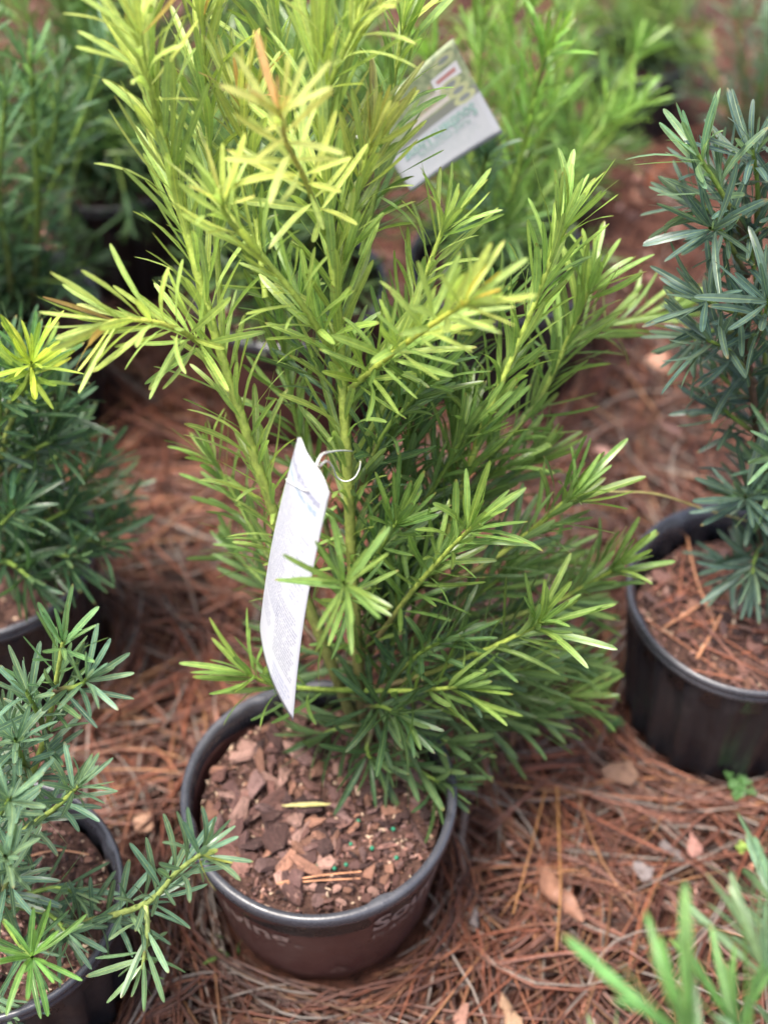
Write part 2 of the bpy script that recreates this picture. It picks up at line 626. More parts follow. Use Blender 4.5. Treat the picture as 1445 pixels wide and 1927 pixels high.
def text_tris(body, size=1.0, bold=0.0, shear=0.0, spacing=1.0):
    cu = bpy.data.curves.new('lettering', 'FONT')
    cu.body = body
    cu.size = size
    cu.offset = bold
    cu.shear = shear
    cu.space_character = spacing
    cu.resolution_u = 3
    ob = bpy.data.objects.new('lettering', cu)
    COL.objects.link(ob)
    dg = bpy.context.evaluated_depsgraph_get()
    me = bpy.data.meshes.new_from_object(ob.evaluated_get(dg))
    bpy.data.objects.remove(ob)
    bm = bmesh.new()
    bm.from_mesh(me)
    bmesh.ops.triangulate(bm, faces=bm.faces)
    V = [v.co.copy() for v in bm.verts]
    for i, v in enumerate(bm.verts):
        v.index = i
    T = [tuple(v.index for v in f.verts) for f in bm.faces]
    bm.free()
    return V, T


def pot_text(body, size, phi0, ztop, label=None, bold=0.0, spacing=1.0):
    """lettering wrapped round the brown pot from the angle phi0 (0 = towards the camera, + = right)"""
    V, T = text_tris(body, size, bold, 0, spacing)
    out = []
    for v in V:
        z = ztop + v.y
        t = z / (0.20 - 0.014)
        r = lerp(0.135 * 0.78, 0.135 - 0.006, max(t, 0) ** 0.92) + 0.0011
        a = phi0 + v.x / 0.122
        out.append((MAIN[0] + r * math.sin(a), MAIN[1] - r * math.cos(a), z))
    o = new_obj('lettering', mesh('lettering', out, T, False), M['print_tan'], main_pot, main_inv)
    return o


pot_text('Southern', 0.042, R(25), 0.131, bold=0.0012, spacing=1.0)
pot_text('PLANT COLLECTION', 0.0165, R(25), 0.109, spacing=1.1)
pot_text('Living', 0.042, R(-58), 0.117, bold=0.0009, spacing=1.0)
pot_text('®', 0.011, R(-11), 0.112)
# recycling triangle: three bent arrows
V, Q = [], []
for k in range(3):
    a0 = R(90 + 120 * k)
    a1 = R(90 + 120 * (k + 1))
    p0 = Vector((math.cos(a0), math.sin(a0))) * 0.011
    p1 = Vector((math.cos(a1), math.sin(a1))) * 0.011
    n = (p0 + p1).normalized() * 0.0022
    s, t = lerp(p0, p1, 0.16), lerp(p0, p1, 0.72)
    b = len(V)
    V += [s, t, t - n, s - n]
    Q.append((b, b + 1, b + 2, b + 3))
    b = len(V)
    tip = lerp(p0, p1, 0.92) - n * 0.5
    V += [t + n * 0.7, tip, t - n * 1.7]
    Q.append((b, b + 1, b + 2))
out = []
for v in V:
    z = 0.046 + v.y
    t = z / 0.186
    r = lerp(0.135 * 0.78, 0.129, t ** 0.92) + 0.0010
    a = R(9) + v.x / 0.11
    out.append((MAIN[0] + r * math.sin(a), MAIN[1] - r * math.cos(a), z))
new_obj('recycling_mark', mesh('recycling_mark', out, Q, False), flat('dull_brown_print', (0.13, 0.075, 0.062), 0.5, 0.4, 120), main_pot, main_inv)

# ------------------------------------------------------------------ leaves and stems
LEAF_W = [(0.0, 0.20), (0.07, 0.36), (0.22, 0.74), (0.42, 0.98), (0.64, 1.0), (0.83, 0.88), (0.95, 0.62), (1.0, 0.20)]


def leaf_grid(bend, fold, twist, side):
    V, Q, UV = [], [], []
    us = (-1, -0.42, 0, 0.42, 1)
    y, z, ang = 0.0, 0.0, -bend * 0.35
    prev = 0.0
    for j, (v, wd) in enumerate(LEAF_W):
        ds = v - prev
        prev = v
        ang_l = ang + bend * v
        y += ds * math.cos(ang_l)
        z -= ds * math.sin(ang_l)
        tw = twist * v
        for u in us:
            hx = u * wd * 0.5
            hz = fold * abs(u) * wd * 0.5 - (0.03 * wd if u == 0 else 0)
            V.append((hx * math.cos(tw) + side * v * v, y, z, hz + hx * math.sin(tw)))
            UV.append((u * 0.5 + 0.5, v))
    for j in range(len(LEAF_W) - 1):
        for i in range(4):
            a = j * 5 + i
            Q.append((a, a + 1, a + 6, a + 5))
    return V, Q, UV


LEAF_VAR = []
_rr = random.Random(3)
for b in (-0.35, -0.1, 0.1, 0.3, 0.55, 0.9):
    for f in (0.05, 0.22):
        for q in range(2):
            V, Q, UV = leaf_grid(b + _rr.uniform(-.08, .08), f, _rr.uniform(-0.6, 0.6), _rr.uniform(-0.06, 0.06))
            asp = 0.087                                    # nominal width / length
            VV = np.array([(x * asp, y, z + hz * asp) for (x, y, z, hz) in V])
            me = np_mesh('leaf_shape', VV, np.array(Q), True, None, np.array(UV))
            me.materials.append(M['leaf'])
            LEAF_VAR.append((VV, np.array(Q), np.array(UV), me))
NV = len(LEAF_VAR)


def catmull(pts, step=0.006):
    pts = [Vector(p) for p in pts]
    if len(pts) == 2:
        pts = [pts[0], (pts[0] + pts[1]) / 2, pts[1]]
    ext = [2 * pts[0] - pts[1]] + pts + [2 * pts[-1] - pts[-2]]
    out = []
    for i in range(1, len(ext) - 2):
        p0, p1, p2, p3 = ext[i - 1:i + 3]
        n = max(2, int((p2 - p1).length / step))
        for k in range(n):
            t = k / n
            out.append(0.5 * ((2 * p1) + (-p0 + p2) * t + (2 * p0 - 5 * p1 + 4 * p2 - p3) * t * t + (-p0 + 3 * p1 - 3 * p2 + p3) * t ** 3))
    out.append(pts[-1])
    return out


def tube(path, r0, r1, c0, c1, sides=8, bumps=0.10, power=1.0):
    V, Q, C = [], [], []
    n = len(path)
    up = Vector((0.3, 0.9, 0.2)).normalized()
    for i, p in enumerate(path):
        t = (path[min(i + 1, n - 1)] - path[max(i - 1, 0)]).normalized()
        x = t.cross(up)
        if x.length < 1e-4:
            x = t.cross(Vector((1, 0, 0)))
        x.normalize()
        y = t.cross(x)
        s = i / (n - 1)
        r = lerp(r0, r1, s ** power)
        for k in range(sides):
            a = 2 * math.pi * k / sides
            rr = r * (1 + bumps * math.sin(i * 2.4 + k * 2.1))
            V.append(p + (x * math.cos(a) + y * math.sin(a)) * rr)
            C.append(mixc(c0, c1, min(1.0, max(0.0, (s - 0.10) / 0.5))))
    for i in range(n - 1):
        for k in range(sides):
            m = (k + 1) % sides
            Q.append((i * sides + k, i * sides + m, (i + 1) * sides + m, (i + 1) * sides + k))
    return np.array([tuple(v) for v in V]), np.array(Q), np.array(C)


GA = 2.39996
GROW = {'len': 1.0, 'sp': 1.0, 'ang': 0.0}


class Shrub:
    def __init__(self, name, base, label, group=None, maxleaf=300, clip=None):
        self.e, self.inv = empty(name, base)
        tag(self.e, label, 'shrub', group)
        self.leaves = []          # (matrix, variant, colour, stem object)
        self.maxleaf = maxleaf
        self.cam_ok = True

    def stem(self, pts, r0, r1, c0, c1, leaves=None, pw=1.0):
        path = catmull(pts)
        V, Q, C = tube(path, r0, r1, c0, c1, power=pw)
        so = new_obj('stem', np_mesh('stem', V, Q, True, C), M['stem'], self.e, self.inv)
        if leaves:
            self.grow(path, so, r0, r1, **leaves)
        return path

    def grow(self, path, so, r0, r1, t0=0.0, t1=1.0, sp=0.0065, len0=0.06, len1=0.06, wid=1.0, ang0=62, ang1=38, col0=(.05, .12, .04), col1=(.2, .3, .06),
             jit=0.18, up=0.12, tip=12, tipcol=None, tipn=0.0, droop=0.0, tiplen=1.0, keep=None, cpow=1.0):
        # arc length
        len0, len1, sp, ang0, ang1 = len0 * GROW['len'], len1 * GROW['len'], sp * GROW['sp'], ang0 + GROW['ang'], ang1 + GROW['ang']
        L = [0.0]
        for a, b in zip(path[:-1], path[1:]):
            L.append(L[-1] + (b - a).length)
        tot = L[-1]

        def at(s):
            s = min(max(s, 0), tot)
            for i in range(len(L) - 1):
                if L[i + 1] >= s:
                    f = (s - L[i]) / max(1e-9, L[i + 1] - L[i])
                    return path[i].lerp(path[i + 1], f), (path[i + 1] - path[i]).normalized()
            return path[-1], (path[-1] - path[-2]).normalized()
        items = []
        s = t0 * tot
        while s < t1 * tot - 0.004:
            items.append((s, False))
            s += sp * U(0.7, 1.3)
        for i in range(tip):
            items.append((tot - 0.012 * (1 - i / max(1, tip)), True))
        az = U(0, 6.28)
        for i, (s, is_tip) in enumerate(items):
            f = s / tot
            p, t = at(s)
            az += GA + U(-0.35, 0.35)
            x = t.cross(Vector((0.2, 0.35, 1)))
            if x.length < 0.05:
                x = t.cross(Vector((1, 0, 0)))
            x.normalize()
            y = t.cross(x)
            rad = x * math.cos(az) + y * math.sin(az)
            g = (f - t0) / max(1e-6, t1 - t0)
            if is_tip:
                k = (i - (len(items) - tip)) / max(1, tip - 1)
                a = R(lerp(ang1 + 22, 10, k) + U(-9, 9))
                ln = lerp(len1, len1 * 0.62, k) * tiplen
                c = tipcol if (tipcol and U(0, 1) < tipn) else col1
            else:
                a = R(lerp(ang0, ang1, g) + U(-13, 13))
                ln = lerp(len0, len1, g)
                c = mixc(col0, col1, min(1, max(0, g ** cpow + U(-0.12, 0.12))))
            if keep and not keep(p, rad):
                continue
            d = t * math.cos(a) + rad * math.sin(a) + Vector((0, 0, up - droop * (1 - g)))
            d.normalize()
            n = t - d * t.dot(d)
            if n.length < 1e-3:
                n = -rad
            n.normalize()
            n = Quaternion(d, U(-0.6, 0.6)) @ n
            ln *= U(1 - jit, 1 + jit * 0.7)
            X = d.cross(n).normalized()
            wd = wid * ln * U(0.85, 1.15)
            rs = lerp(r0, r1, f) * 0.6
            o = p + rad * rs
            m = Matrix(((X.x * wd, d.x * ln, n.x * ln, o.x), (X.y * wd, d.y * ln, n.y * ln, o.y), (X.z * wd, d.z * ln, n.z * ln, o.z), (0, 0, 0, 1)))
            b = U(0.8, 1.2)
            hue = U(-0.1, 0.1)
            c = (c[0] * b * (1 + hue), c[1] * b, c[2] * b * (1 - hue))
            self.leaves.append((m, random.randrange(NV), c, so))


SHRUBS = []
ALLTRI = []


def shrub(*a, **k):
    s = Shrub(*a, **k)
    SHRUBS.append(s)
    return s


BROWN = (0.075, 0.045, 0.028)
GST = (0.13, 0.20, 0.035)
LST = (0.25, 0.32, 0.06)
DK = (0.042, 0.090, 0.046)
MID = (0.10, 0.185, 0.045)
LIM = (0.22, 0.335, 0.075)
YEL = (0.38, 0.48, 0.13)
PEACH = (0.46, 0.27, 0.11)
PALE = (0.46, 0.50, 0.16)

# ---- the tagged shrub in the brown pot
random.seed(21)
BASE = PZ(688, 1405, MAIN_ZS)
ms = shrub('leafy_shrub', BASE, 'tall lime-tipped shrub with narrow leaves and white card in the brown pot')


LEAN = 0.0


def pl(*pts):
    return [P(a, b, c + LEAN * max(0.0, (1300 - b) / 1300)) for a, b, c in pts]


def sub(r0=0.003, r1=0.0016, **k):
    return r0, r1, k


LEAN = 0.12                # the stems of this shrub lean a little away from the viewer
GROW['len'], GROW['sp'], GROW['ang'] = 1.12, 0.60, -10
# main leader
ms.stem([BASE] + pl((676, 1270, .815), (662, 1050, .825), (655, 900, .835), (642, 680, .85), (622, 430, .87), (606, 200, .885), (592, -60, .90)), 0.0068, 0.0036, mixc(BROWN, GST, .15), LST,
        dict(t0=.16, sp=.0062, len0=.055, len1=.078, ang0=58, ang1=30, col0=MID, col1=YEL, tip=14, tipcol=PEACH, tipn=.3, cpow=.8), pw=.7)
# left leader
ms.stem([BASE + Vector((-.006, 0, .02))] + pl((600, 1190, .81), (535, 1020, .82), (470, 830, .83), (408, 640, .845), (350, 430, .86), (300, 230, .87), (268, 60, .88), (262, -10, .88)), 0.0064, 0.0032, mixc(BROWN, GST, .3), LST,
        dict(t0=.25, sp=.0058, len0=.056, len1=.068, ang0=60, ang1=30, col0=mixc(MID, LIM, .5), col1=YEL, tip=12, tipcol=PEACH, tipn=.3, cpow=.7), pw=.7)
# branch from the leader to the upper left
ms.stem(pl((640, 690, .848), (570, 575, .82), (500, 490, .81), (430, 412, .80), (415, 372, .79)), 0.0032, 0.0018, LST, LST, dict(t0=.08, sp=.006, len0=.06, len1=.05, col0=LIM, col1=YEL, tip=10, tipcol=PALE, tipn=.6))
# shoot rising towards the viewer at the top
ms.stem(pl((612, 440, .868), (575, 340, .82), (540, 270, .78), (526, 205, .75)), 0.0026, 0.0016, LST, (0.33, 0.30, 0.07), dict(t0=.15, sp=.008, len0=.055, len1=.050, ang0=70, ang1=45, col0=YEL, col1=PALE, tip=9, tipcol=PEACH, tipn=.35))
# top shoots
ms.stem(pl((606, 190, .885), (650, 90, .87), (700, -20, .86)), 0.0026, 0.0016, LST, LST, dict(t0=.1, sp=.006, len0=.068, len1=.068, col0=YEL, col1=YEL, tip=10, tipcol=PEACH, tipn=.2))
ms.stem(pl((420, 640, .87), (405, 420, .90), (390, 220, .92), (383, 70, .93), (385, 10, .93)), 0.003, 0.0018, LST, LST, dict(t0=.25, sp=.0062, len0=.06, len1=.062, col0=LIM, col1=YEL, tip=12, tipcol=PEACH, tipn=.35))
ms.stem(pl((500, 560, .87), (480, 400, .90), (462, 260, .91), (452, 180, .91)), 0.0028, 0.0016, LST, LST, dict(t0=.2, sp=.006, len0=.06, len1=.062, col0=LIM, col1=mixc(YEL, PEACH, .2), tip=12, tipcol=PEACH, tipn=.3))
ms.stem(pl((632, 560, .86), (665, 400, .88), (690, 290, .88), (702, 250, .88)), 0.0028, 0.0016, LST, LST, dict(t0=.2, sp=.006, len0=.06, len1=.062, col0=LIM, col1=mixc(YEL, (0.30, 0.26, 0.06), .5), tip=14, tipcol=(0.33, 0.27, 0.06), tipn=.5))
ms.stem(pl((300, 240, .87), (275, 130, .85), (262, 40, .84)), 0.0022, 0.0015, LST, LST, dict(t0=.3, sp=.006, len0=.06, len1=.056, col0=YEL, col1=YEL, tip=8, tipcol=PEACH, tipn=.3))
ms.stem(pl((560, 420, .93), (545, 220, .95), (520, 60, .96), (510, -30, .96)), 0.003, 0.0018, GST, LST, dict(t0=.1, sp=.006, len0=.065, len1=.07, col0=LIM, col1=YEL, tip=10))
ms.stem(pl((680, 480, .95), (720, 300, .97), (745, 130, .98), (760, 40, .98)), 0.0028, 0.0016, GST, LST, dict(t0=.1, sp=.0065, len0=.06, len1=.065, col0=MID, col1=LIM, tip=10, tipcol=YEL, tipn=.5))
# left side shoot
ms.stem(pl((395, 660, .845), (340, 622, .81), (275, 603, .79), (215, 604, .78), (195, 610, .778)), 0.0028, 0.0016, LST, (0.34, 0.36, 0.07), dict(t0=.1, sp=.0052, len0=.055, len1=.058, ang0=68, ang1=42, col0=LIM, col1=YEL, up=-.05, tip=13, tipcol=PEACH, tipn=.15))
# right front shoot towards the viewer
ms.stem(pl((655, 735, .848), (730, 672, .80), (800, 620, .76), (860, 580, .73), (885, 565, .72)), 0.003, 0.0018, LST, (0.36, 0.38, 0.06), dict(t0=.08, sp=.0058, len0=.06, len1=.052, ang0=62, ang1=36, col0=LIM, col1=YEL, tip=10, tipcol=(0.44, 0.33, 0.055), tipn=.5))
# shoot right of the leader
ms.stem(pl((680, 860, .86), (735, 700, .87), (785, 560, .88), (822, 460, .88), (838, 420, .88)), 0.0034, 0.0018, GST, LST, dict(t0=.15, sp=.006, len0=.06, len1=.06, col0=MID, col1=mixc(LIM, YEL, .4), tip=12))
# tall right shoots
ms.stem([BASE + Vector((.012, .004, .02))] + pl((790, 1180, .845), (850, 980, .87), (910, 800, .885), (965, 670, .895), (1010, 560, .90), (1048, 452, .905), (1062, 415, .905)), 0.0050, 0.002, BROWN, LST,
        dict(t0=.30, sp=.0058, len0=.055, len1=.064, ang0=58, ang1=32, col0=MID, col1=LIM, tip=12, cpow=.9))
ms.stem(pl((870, 930, .88), (940, 840, .92), (1010, 760, .945), (1050, 680, .955), (1085, 600, .96), (1110, 540, .96)), 0.0034, 0.0018, BROWN, LST, dict(t0=.15, sp=.0058, len0=.05, len1=.062, col0=MID, col1=LIM, tip=12))
ms.stem(pl((1010, 760, .945), (1060, 665, .98), (1120, 622, 1.01), (1200, 598, 1.04), (1270, 585, 1.05)), 0.003, 0.0016, GST, LST, dict(t0=.1, sp=.0062, len0=.05, len1=.055, col0=MID, col1=LIM, tip=9))
# inner stems
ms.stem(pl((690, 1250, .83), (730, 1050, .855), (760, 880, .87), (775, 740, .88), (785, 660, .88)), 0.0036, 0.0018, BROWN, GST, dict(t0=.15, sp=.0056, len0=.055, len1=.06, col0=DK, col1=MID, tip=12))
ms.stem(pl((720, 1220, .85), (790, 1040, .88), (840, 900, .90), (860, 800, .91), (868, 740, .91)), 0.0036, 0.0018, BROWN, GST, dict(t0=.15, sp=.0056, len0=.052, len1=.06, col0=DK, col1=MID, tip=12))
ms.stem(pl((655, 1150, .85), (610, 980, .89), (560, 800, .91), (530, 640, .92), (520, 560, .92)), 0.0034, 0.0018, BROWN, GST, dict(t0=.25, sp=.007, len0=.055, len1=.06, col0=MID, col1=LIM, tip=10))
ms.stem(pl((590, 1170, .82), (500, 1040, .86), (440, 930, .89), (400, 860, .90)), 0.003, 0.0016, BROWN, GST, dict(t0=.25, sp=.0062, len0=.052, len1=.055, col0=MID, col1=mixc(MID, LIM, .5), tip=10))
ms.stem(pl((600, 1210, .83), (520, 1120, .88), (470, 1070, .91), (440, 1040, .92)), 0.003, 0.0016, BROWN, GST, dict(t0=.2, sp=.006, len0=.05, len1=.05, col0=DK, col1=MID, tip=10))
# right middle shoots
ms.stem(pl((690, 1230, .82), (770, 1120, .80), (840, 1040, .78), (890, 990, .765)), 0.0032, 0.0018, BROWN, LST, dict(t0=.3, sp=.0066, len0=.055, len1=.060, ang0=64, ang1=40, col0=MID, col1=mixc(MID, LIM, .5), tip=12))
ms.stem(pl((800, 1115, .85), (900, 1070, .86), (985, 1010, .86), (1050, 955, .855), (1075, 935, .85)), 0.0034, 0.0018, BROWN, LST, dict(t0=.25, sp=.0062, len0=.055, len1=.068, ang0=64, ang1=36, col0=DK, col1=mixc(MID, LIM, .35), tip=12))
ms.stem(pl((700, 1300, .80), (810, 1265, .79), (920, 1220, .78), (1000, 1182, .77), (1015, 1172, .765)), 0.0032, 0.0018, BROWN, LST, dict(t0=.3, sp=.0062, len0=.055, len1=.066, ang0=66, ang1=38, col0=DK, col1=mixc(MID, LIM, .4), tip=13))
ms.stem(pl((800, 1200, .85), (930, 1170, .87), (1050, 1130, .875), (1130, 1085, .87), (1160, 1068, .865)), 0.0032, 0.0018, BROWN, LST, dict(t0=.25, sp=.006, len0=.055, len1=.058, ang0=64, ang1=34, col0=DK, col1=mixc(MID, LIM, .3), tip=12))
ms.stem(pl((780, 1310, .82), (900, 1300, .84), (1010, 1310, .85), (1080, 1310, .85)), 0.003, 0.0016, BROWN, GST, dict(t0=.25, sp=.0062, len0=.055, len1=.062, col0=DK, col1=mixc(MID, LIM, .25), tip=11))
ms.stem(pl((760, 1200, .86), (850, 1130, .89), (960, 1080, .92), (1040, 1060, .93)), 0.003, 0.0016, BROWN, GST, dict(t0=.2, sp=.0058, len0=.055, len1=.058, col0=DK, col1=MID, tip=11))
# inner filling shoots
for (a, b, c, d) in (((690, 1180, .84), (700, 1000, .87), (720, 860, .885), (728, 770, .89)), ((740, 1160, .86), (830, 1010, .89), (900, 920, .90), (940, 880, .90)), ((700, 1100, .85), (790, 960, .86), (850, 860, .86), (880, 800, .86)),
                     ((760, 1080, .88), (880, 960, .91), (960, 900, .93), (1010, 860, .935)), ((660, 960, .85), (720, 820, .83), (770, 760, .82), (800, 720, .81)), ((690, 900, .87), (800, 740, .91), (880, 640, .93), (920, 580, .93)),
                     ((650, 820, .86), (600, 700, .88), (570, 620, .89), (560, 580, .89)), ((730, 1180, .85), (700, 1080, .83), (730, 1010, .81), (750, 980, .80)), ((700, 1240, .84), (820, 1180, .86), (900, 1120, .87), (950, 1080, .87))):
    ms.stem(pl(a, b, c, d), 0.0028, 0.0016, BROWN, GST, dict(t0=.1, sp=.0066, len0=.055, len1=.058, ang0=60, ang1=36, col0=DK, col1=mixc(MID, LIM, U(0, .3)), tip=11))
# front rosette
FRONT = []
ms.stem(pl((672, 1215, .80), (660, 1150, .73), (650, 1105, .665), (647, 1096, .645)), 0.0026, 0.0016, GST, LST, dict(t0=.6, sp=.012, len0=.045, len1=.050, ang0=75, ang1=64, col0=MID, col1=mixc(MID, LIM, .45), up=.05, tip=13))
# low left and low right shoots
ms.stem(pl((682, 1300, .81), (600, 1297, .79), (520, 1290, .775), (468, 1270, .765)), 0.0030, 0.0017, GST, LST, dict(t0=.35, sp=.0075, len0=.055, len1=.066, ang0=62, ang1=42, col0=MID, col1=mixc(MID, LIM, .6), tip=12))
ms.stem(pl((690, 1300, .80), (760, 1300, .78), (830, 1296, .765), (862, 1292, .76)), 0.0028, 0.0017, GST, LST, dict(t0=.3, sp=.0075, len0=.055, len1=.066, ang0=64, ang1=46, col0=MID, col1=mixc(MID, LIM, .5), tip=11))
FRONT = [l[3] for l in ms.leaves if l[3] in [o for o in ms.e.children][-3:]]
# low right filling shoots
for (a, b, c) in (((760, 1260, .84), (930, 1250, .86), (1060, 1240, .865)), ((760, 1290, .83), (900, 1270, .82), (1000, 1260, .81)), ((780, 1200, .86), (960, 1150, .90), (1080, 1140, .91)), ((780, 1320, .83), (930, 1350, .83), (1010, 1345, .83)),
                  ((800, 1290, .85), (980, 1290, .88), (1090, 1270, .89)), ((720, 1300, .82), (790, 1230, .79), (850, 1200, .775)), ((700, 1260, .84), (600, 1230, .87), (540, 1210, .885)), ((680, 1240, .84), (720, 1150, .85), (760, 1090, .85))):
    ms.stem(pl(a, b, c), 0.0026, 0.0016, BROWN, GST, dict(t0=.15, sp=.0064, len0=.056, len1=.060, ang0=62, ang1=38, col0=DK, col1=mixc(DK, MID, U(.4, 1)), tip=11))
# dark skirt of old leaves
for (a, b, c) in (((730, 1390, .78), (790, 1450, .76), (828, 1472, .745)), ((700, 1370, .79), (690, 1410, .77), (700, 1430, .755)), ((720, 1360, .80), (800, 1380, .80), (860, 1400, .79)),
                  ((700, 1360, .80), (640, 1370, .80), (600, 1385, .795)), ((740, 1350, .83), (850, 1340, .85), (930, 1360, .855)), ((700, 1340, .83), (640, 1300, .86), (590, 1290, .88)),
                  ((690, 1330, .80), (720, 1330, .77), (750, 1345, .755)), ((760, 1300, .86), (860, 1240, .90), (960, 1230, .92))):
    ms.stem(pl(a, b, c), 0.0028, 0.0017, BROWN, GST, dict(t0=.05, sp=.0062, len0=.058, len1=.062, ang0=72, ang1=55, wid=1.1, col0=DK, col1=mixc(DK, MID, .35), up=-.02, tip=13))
# lower trunk leaves
ms.stem([BASE + Vector((.014, -.006, 0))] + pl((720, 1300, .81), (745, 1180, .82), (748, 1090, .825)), 0.0042, 0.002, BROWN, GST, dict(t0=.2, sp=.006, len0=.055, len1=.058, col0=DK, col1=MID, tip=10))

# ---- right shrub in the black pot
LEAN = 0.0
GROW['len'], GROW['sp'], GROW['ang'] = 1.1, 0.85, -3
random.seed(31)
BLUE0 = (0.030, 0.062, 0.050)
BLUE1 = (0.070, 0.120, 0.098)
BLUE2 = (0.14, 0.25, 0.13)
b0 = PZ(1440, 1110, .165)
rs_ = shrub('leafy_shrub', b0, 'dark blue-green shrub with stiff leaves in the black pot at the right edge')
rs_.stem([b0] + pl((1432, 1000, .99), (1428, 850, 1.0), (1410, 700, 1.0), (1398, 600, .995)), 0.006, 0.003, BROWN, BROWN, dict(t0=.35, sp=.009, len0=.055, len1=.055, col0=BLUE0, col1=BLUE1, tip=12))
ST = dict(sp=.0064, len0=.052, len1=.060, ang0=68, ang1=48, tip=12, wid=1.1)
for pts, c0, c1 in ((((1428, 850, 1.0), (1440, 700, 1.02), (1420, 520, 1.03), (1405, 430, 1.03)), BLUE0, BLUE1), (((1405, 520, 1.03), (1360, 440, 1.01), (1335, 430, .99)), BLUE0, BLUE1),
                    (((1400, 440, 1.03), (1350, 350, 1.03), (1312, 290, 1.03)), BLUE1, BLUE2), (((1420, 470, 1.05), (1425, 360, 1.05), (1415, 280, 1.05)), BLUE0, BLUE1),
                    (((1420, 720, 1.0), (1370, 660, .97), (1330, 640, .96)), BLUE0, BLUE1), (((1425, 760, 1.01), (1390, 740, 1.03), (1350, 700, 1.04)), BLUE0, BLUE1),
                    (((1440, 560, 1.04), (1470, 450, 1.04), (1480, 340, 1.04)), BLUE0, BLUE1), (((1432, 900, 1.0), (1470, 860, .95), (1480, 850, .93)), BLUE1, BLUE2),
                    (((1435, 1080, 1.0), (1400, 1075, .98), (1385, 1068, .97)), BLUE0, BLUE1), (((1440, 1060, .99), (1470, 1100, .95), (1480, 1130, .93)), BLUE1, BLUE1),
                    (((1428, 870, 1.01), (1470, 760, 1.05), (1500, 640, 1.06)), BLUE0, BLUE1), (((1420, 640, 1.0), (1440, 590, .95), (1445, 560, .93)), BLUE0, BLUE1),
                    (((1425, 600, 1.0), (1360, 580, .98), (1320, 560, .97)), BLUE0, BLUE1), (((1428, 820, 1.0), (1385, 790, 1.0), (1360, 770, 1.0)), BLUE0, BLUE1), (((1432, 960, .99), (1465, 940, .96), (1475, 930, .94)), BLUE0, BLUE1),
                    (((1425, 500, 1.04), (1370, 390, 1.06), (1350, 330, 1.07)), BLUE0, BLUE1), (((1430, 880, 1.0), (1450, 900, .96), (1455, 930, .94)), BLUE1, BLUE2), (((1432, 960, .99), (1410, 940, .95), (1400, 935, .93)), BLUE0, BLUE1), (((1435, 1020, .99), (1420, 1050, .94), (1415, 1080, .92)), BLUE0, BLUE1),
                    (((1415, 640, 1.0), (1350, 620, 1.01), (1305, 640, 1.01)), BLUE0, BLUE1), (((1405, 470, 1.03), (1340, 400, 1.05), (1300, 380, 1.06)), BLUE0, BLUE1)):
    rs_.stem(pl(*pts), 0.003, 0.0017, BROWN, GST, dict(t0=.12, col0=c0, col1=c1, **ST))

# ---- lower left shrub
GROW['len'], GROW['sp'], GROW['ang'] = 1.02, 0.78, -2
random.seed(41)
BG0 = (0.060, 0.112, 0.076)
BG1 = (0.120, 0.210, 0.130)
BG2 = (0.13, 0.27, 0.06)
b0 = PZ(-10, 1690, .168)
ls = shrub('leafy_shrub', b0, 'grey-green shrub with spreading shoots in the lower left corner pot')
SB = dict(len0=.047, len1=.048, ang0=62, ang1=40, wid=1.25)
ls.stem([b0] + pl((30, 1530, .66), (75, 1420, .68), (98, 1330, .69), (112, 1250, .695), (120, 1205, .695)), 0.0045, 0.0018, BROWN, (0.22, 0.27, 0.06), dict(t0=.35, sp=.0066, tip=11, col0=BG0, col1=mixc(BG1, BG2, .5), **SB))
ls.stem([b0] + pl((-20, 1620, .64), (50, 1560, .64), (105, 1520, .635), (150, 1478, .63)), 0.004, 0.0018, BROWN, (0.20, 0.26, 0.06), dict(t0=.3, sp=.0056, tip=12, col0=BG0, col1=BG1, **SB))
ls.stem([b0] + pl((60, 1745, .61), (160, 1735, .59), (275, 1700, .57), (335, 1640, .565), (386, 1602, .56)), 0.0042, 0.0018, BROWN, (0.17, 0.22, 0.06), dict(t0=.15, sp=.0052, tip=11, col0=BG0, col1=BG1, tipcol=(0.34, 0.38, 0.09), tipn=.25, **SB))
ls.stem(pl((275, 1700, .57), (278, 1750, .55), (272, 1800, .54), (268, 1822, .535)), 0.0024, 0.0015, (0.22, 0.28, 0.08), (0.22, 0.28, 0.08), dict(t0=.2, sp=.0065, tip=8, col0=BG1, col1=mixc(BG1, BG2, .4), **SB))
ls.stem(pl((0, 1720, .60), (40, 1780, .55), (62, 1802, .50)), 0.0026, 0.0016, GST, GST, dict(t0=.4, sp=.008, tip=14, len0=.045, len1=.05, ang0=78, ang1=62, wid=1.1, col0=BG0, col1=BG2))
for pts in (((-10, 1660, .62), (0, 1500, .68), (10, 1400, .70), (20, 1360, .70)), ((-10, 1700, .61), (60, 1680, .61), (110, 1670, .61), (140, 1680, .605)), ((-20, 1640, .62), (-10, 1560, .60), (20, 1500, .58)),
            ((-10, 1700, .61), (90, 1720, .585), (130, 1760, .56)), ((-30, 1640, .64), (-30, 1500, .66), (-20, 1400, .66)), ((0, 1700, .60), (20, 1640, .57), (10, 1610, .55)), ((-10, 1720, .59), (-20, 1850, .54), (0, 1900, .52)),
            ((60, 1470, .672), (40, 1420, .66), (30, 1390, .65)), ((90, 1380, .685), (60, 1320, .68), (50, 1300, .68)), ((105, 1300, .69), (150, 1290, .68), (165, 1275, .675))):
    ls.stem(pl(*pts), 0.0028, 0.0016, BROWN, GST, dict(t0=.1, sp=.0062, tip=10, col0=BG0, col1=BG1, **SB))

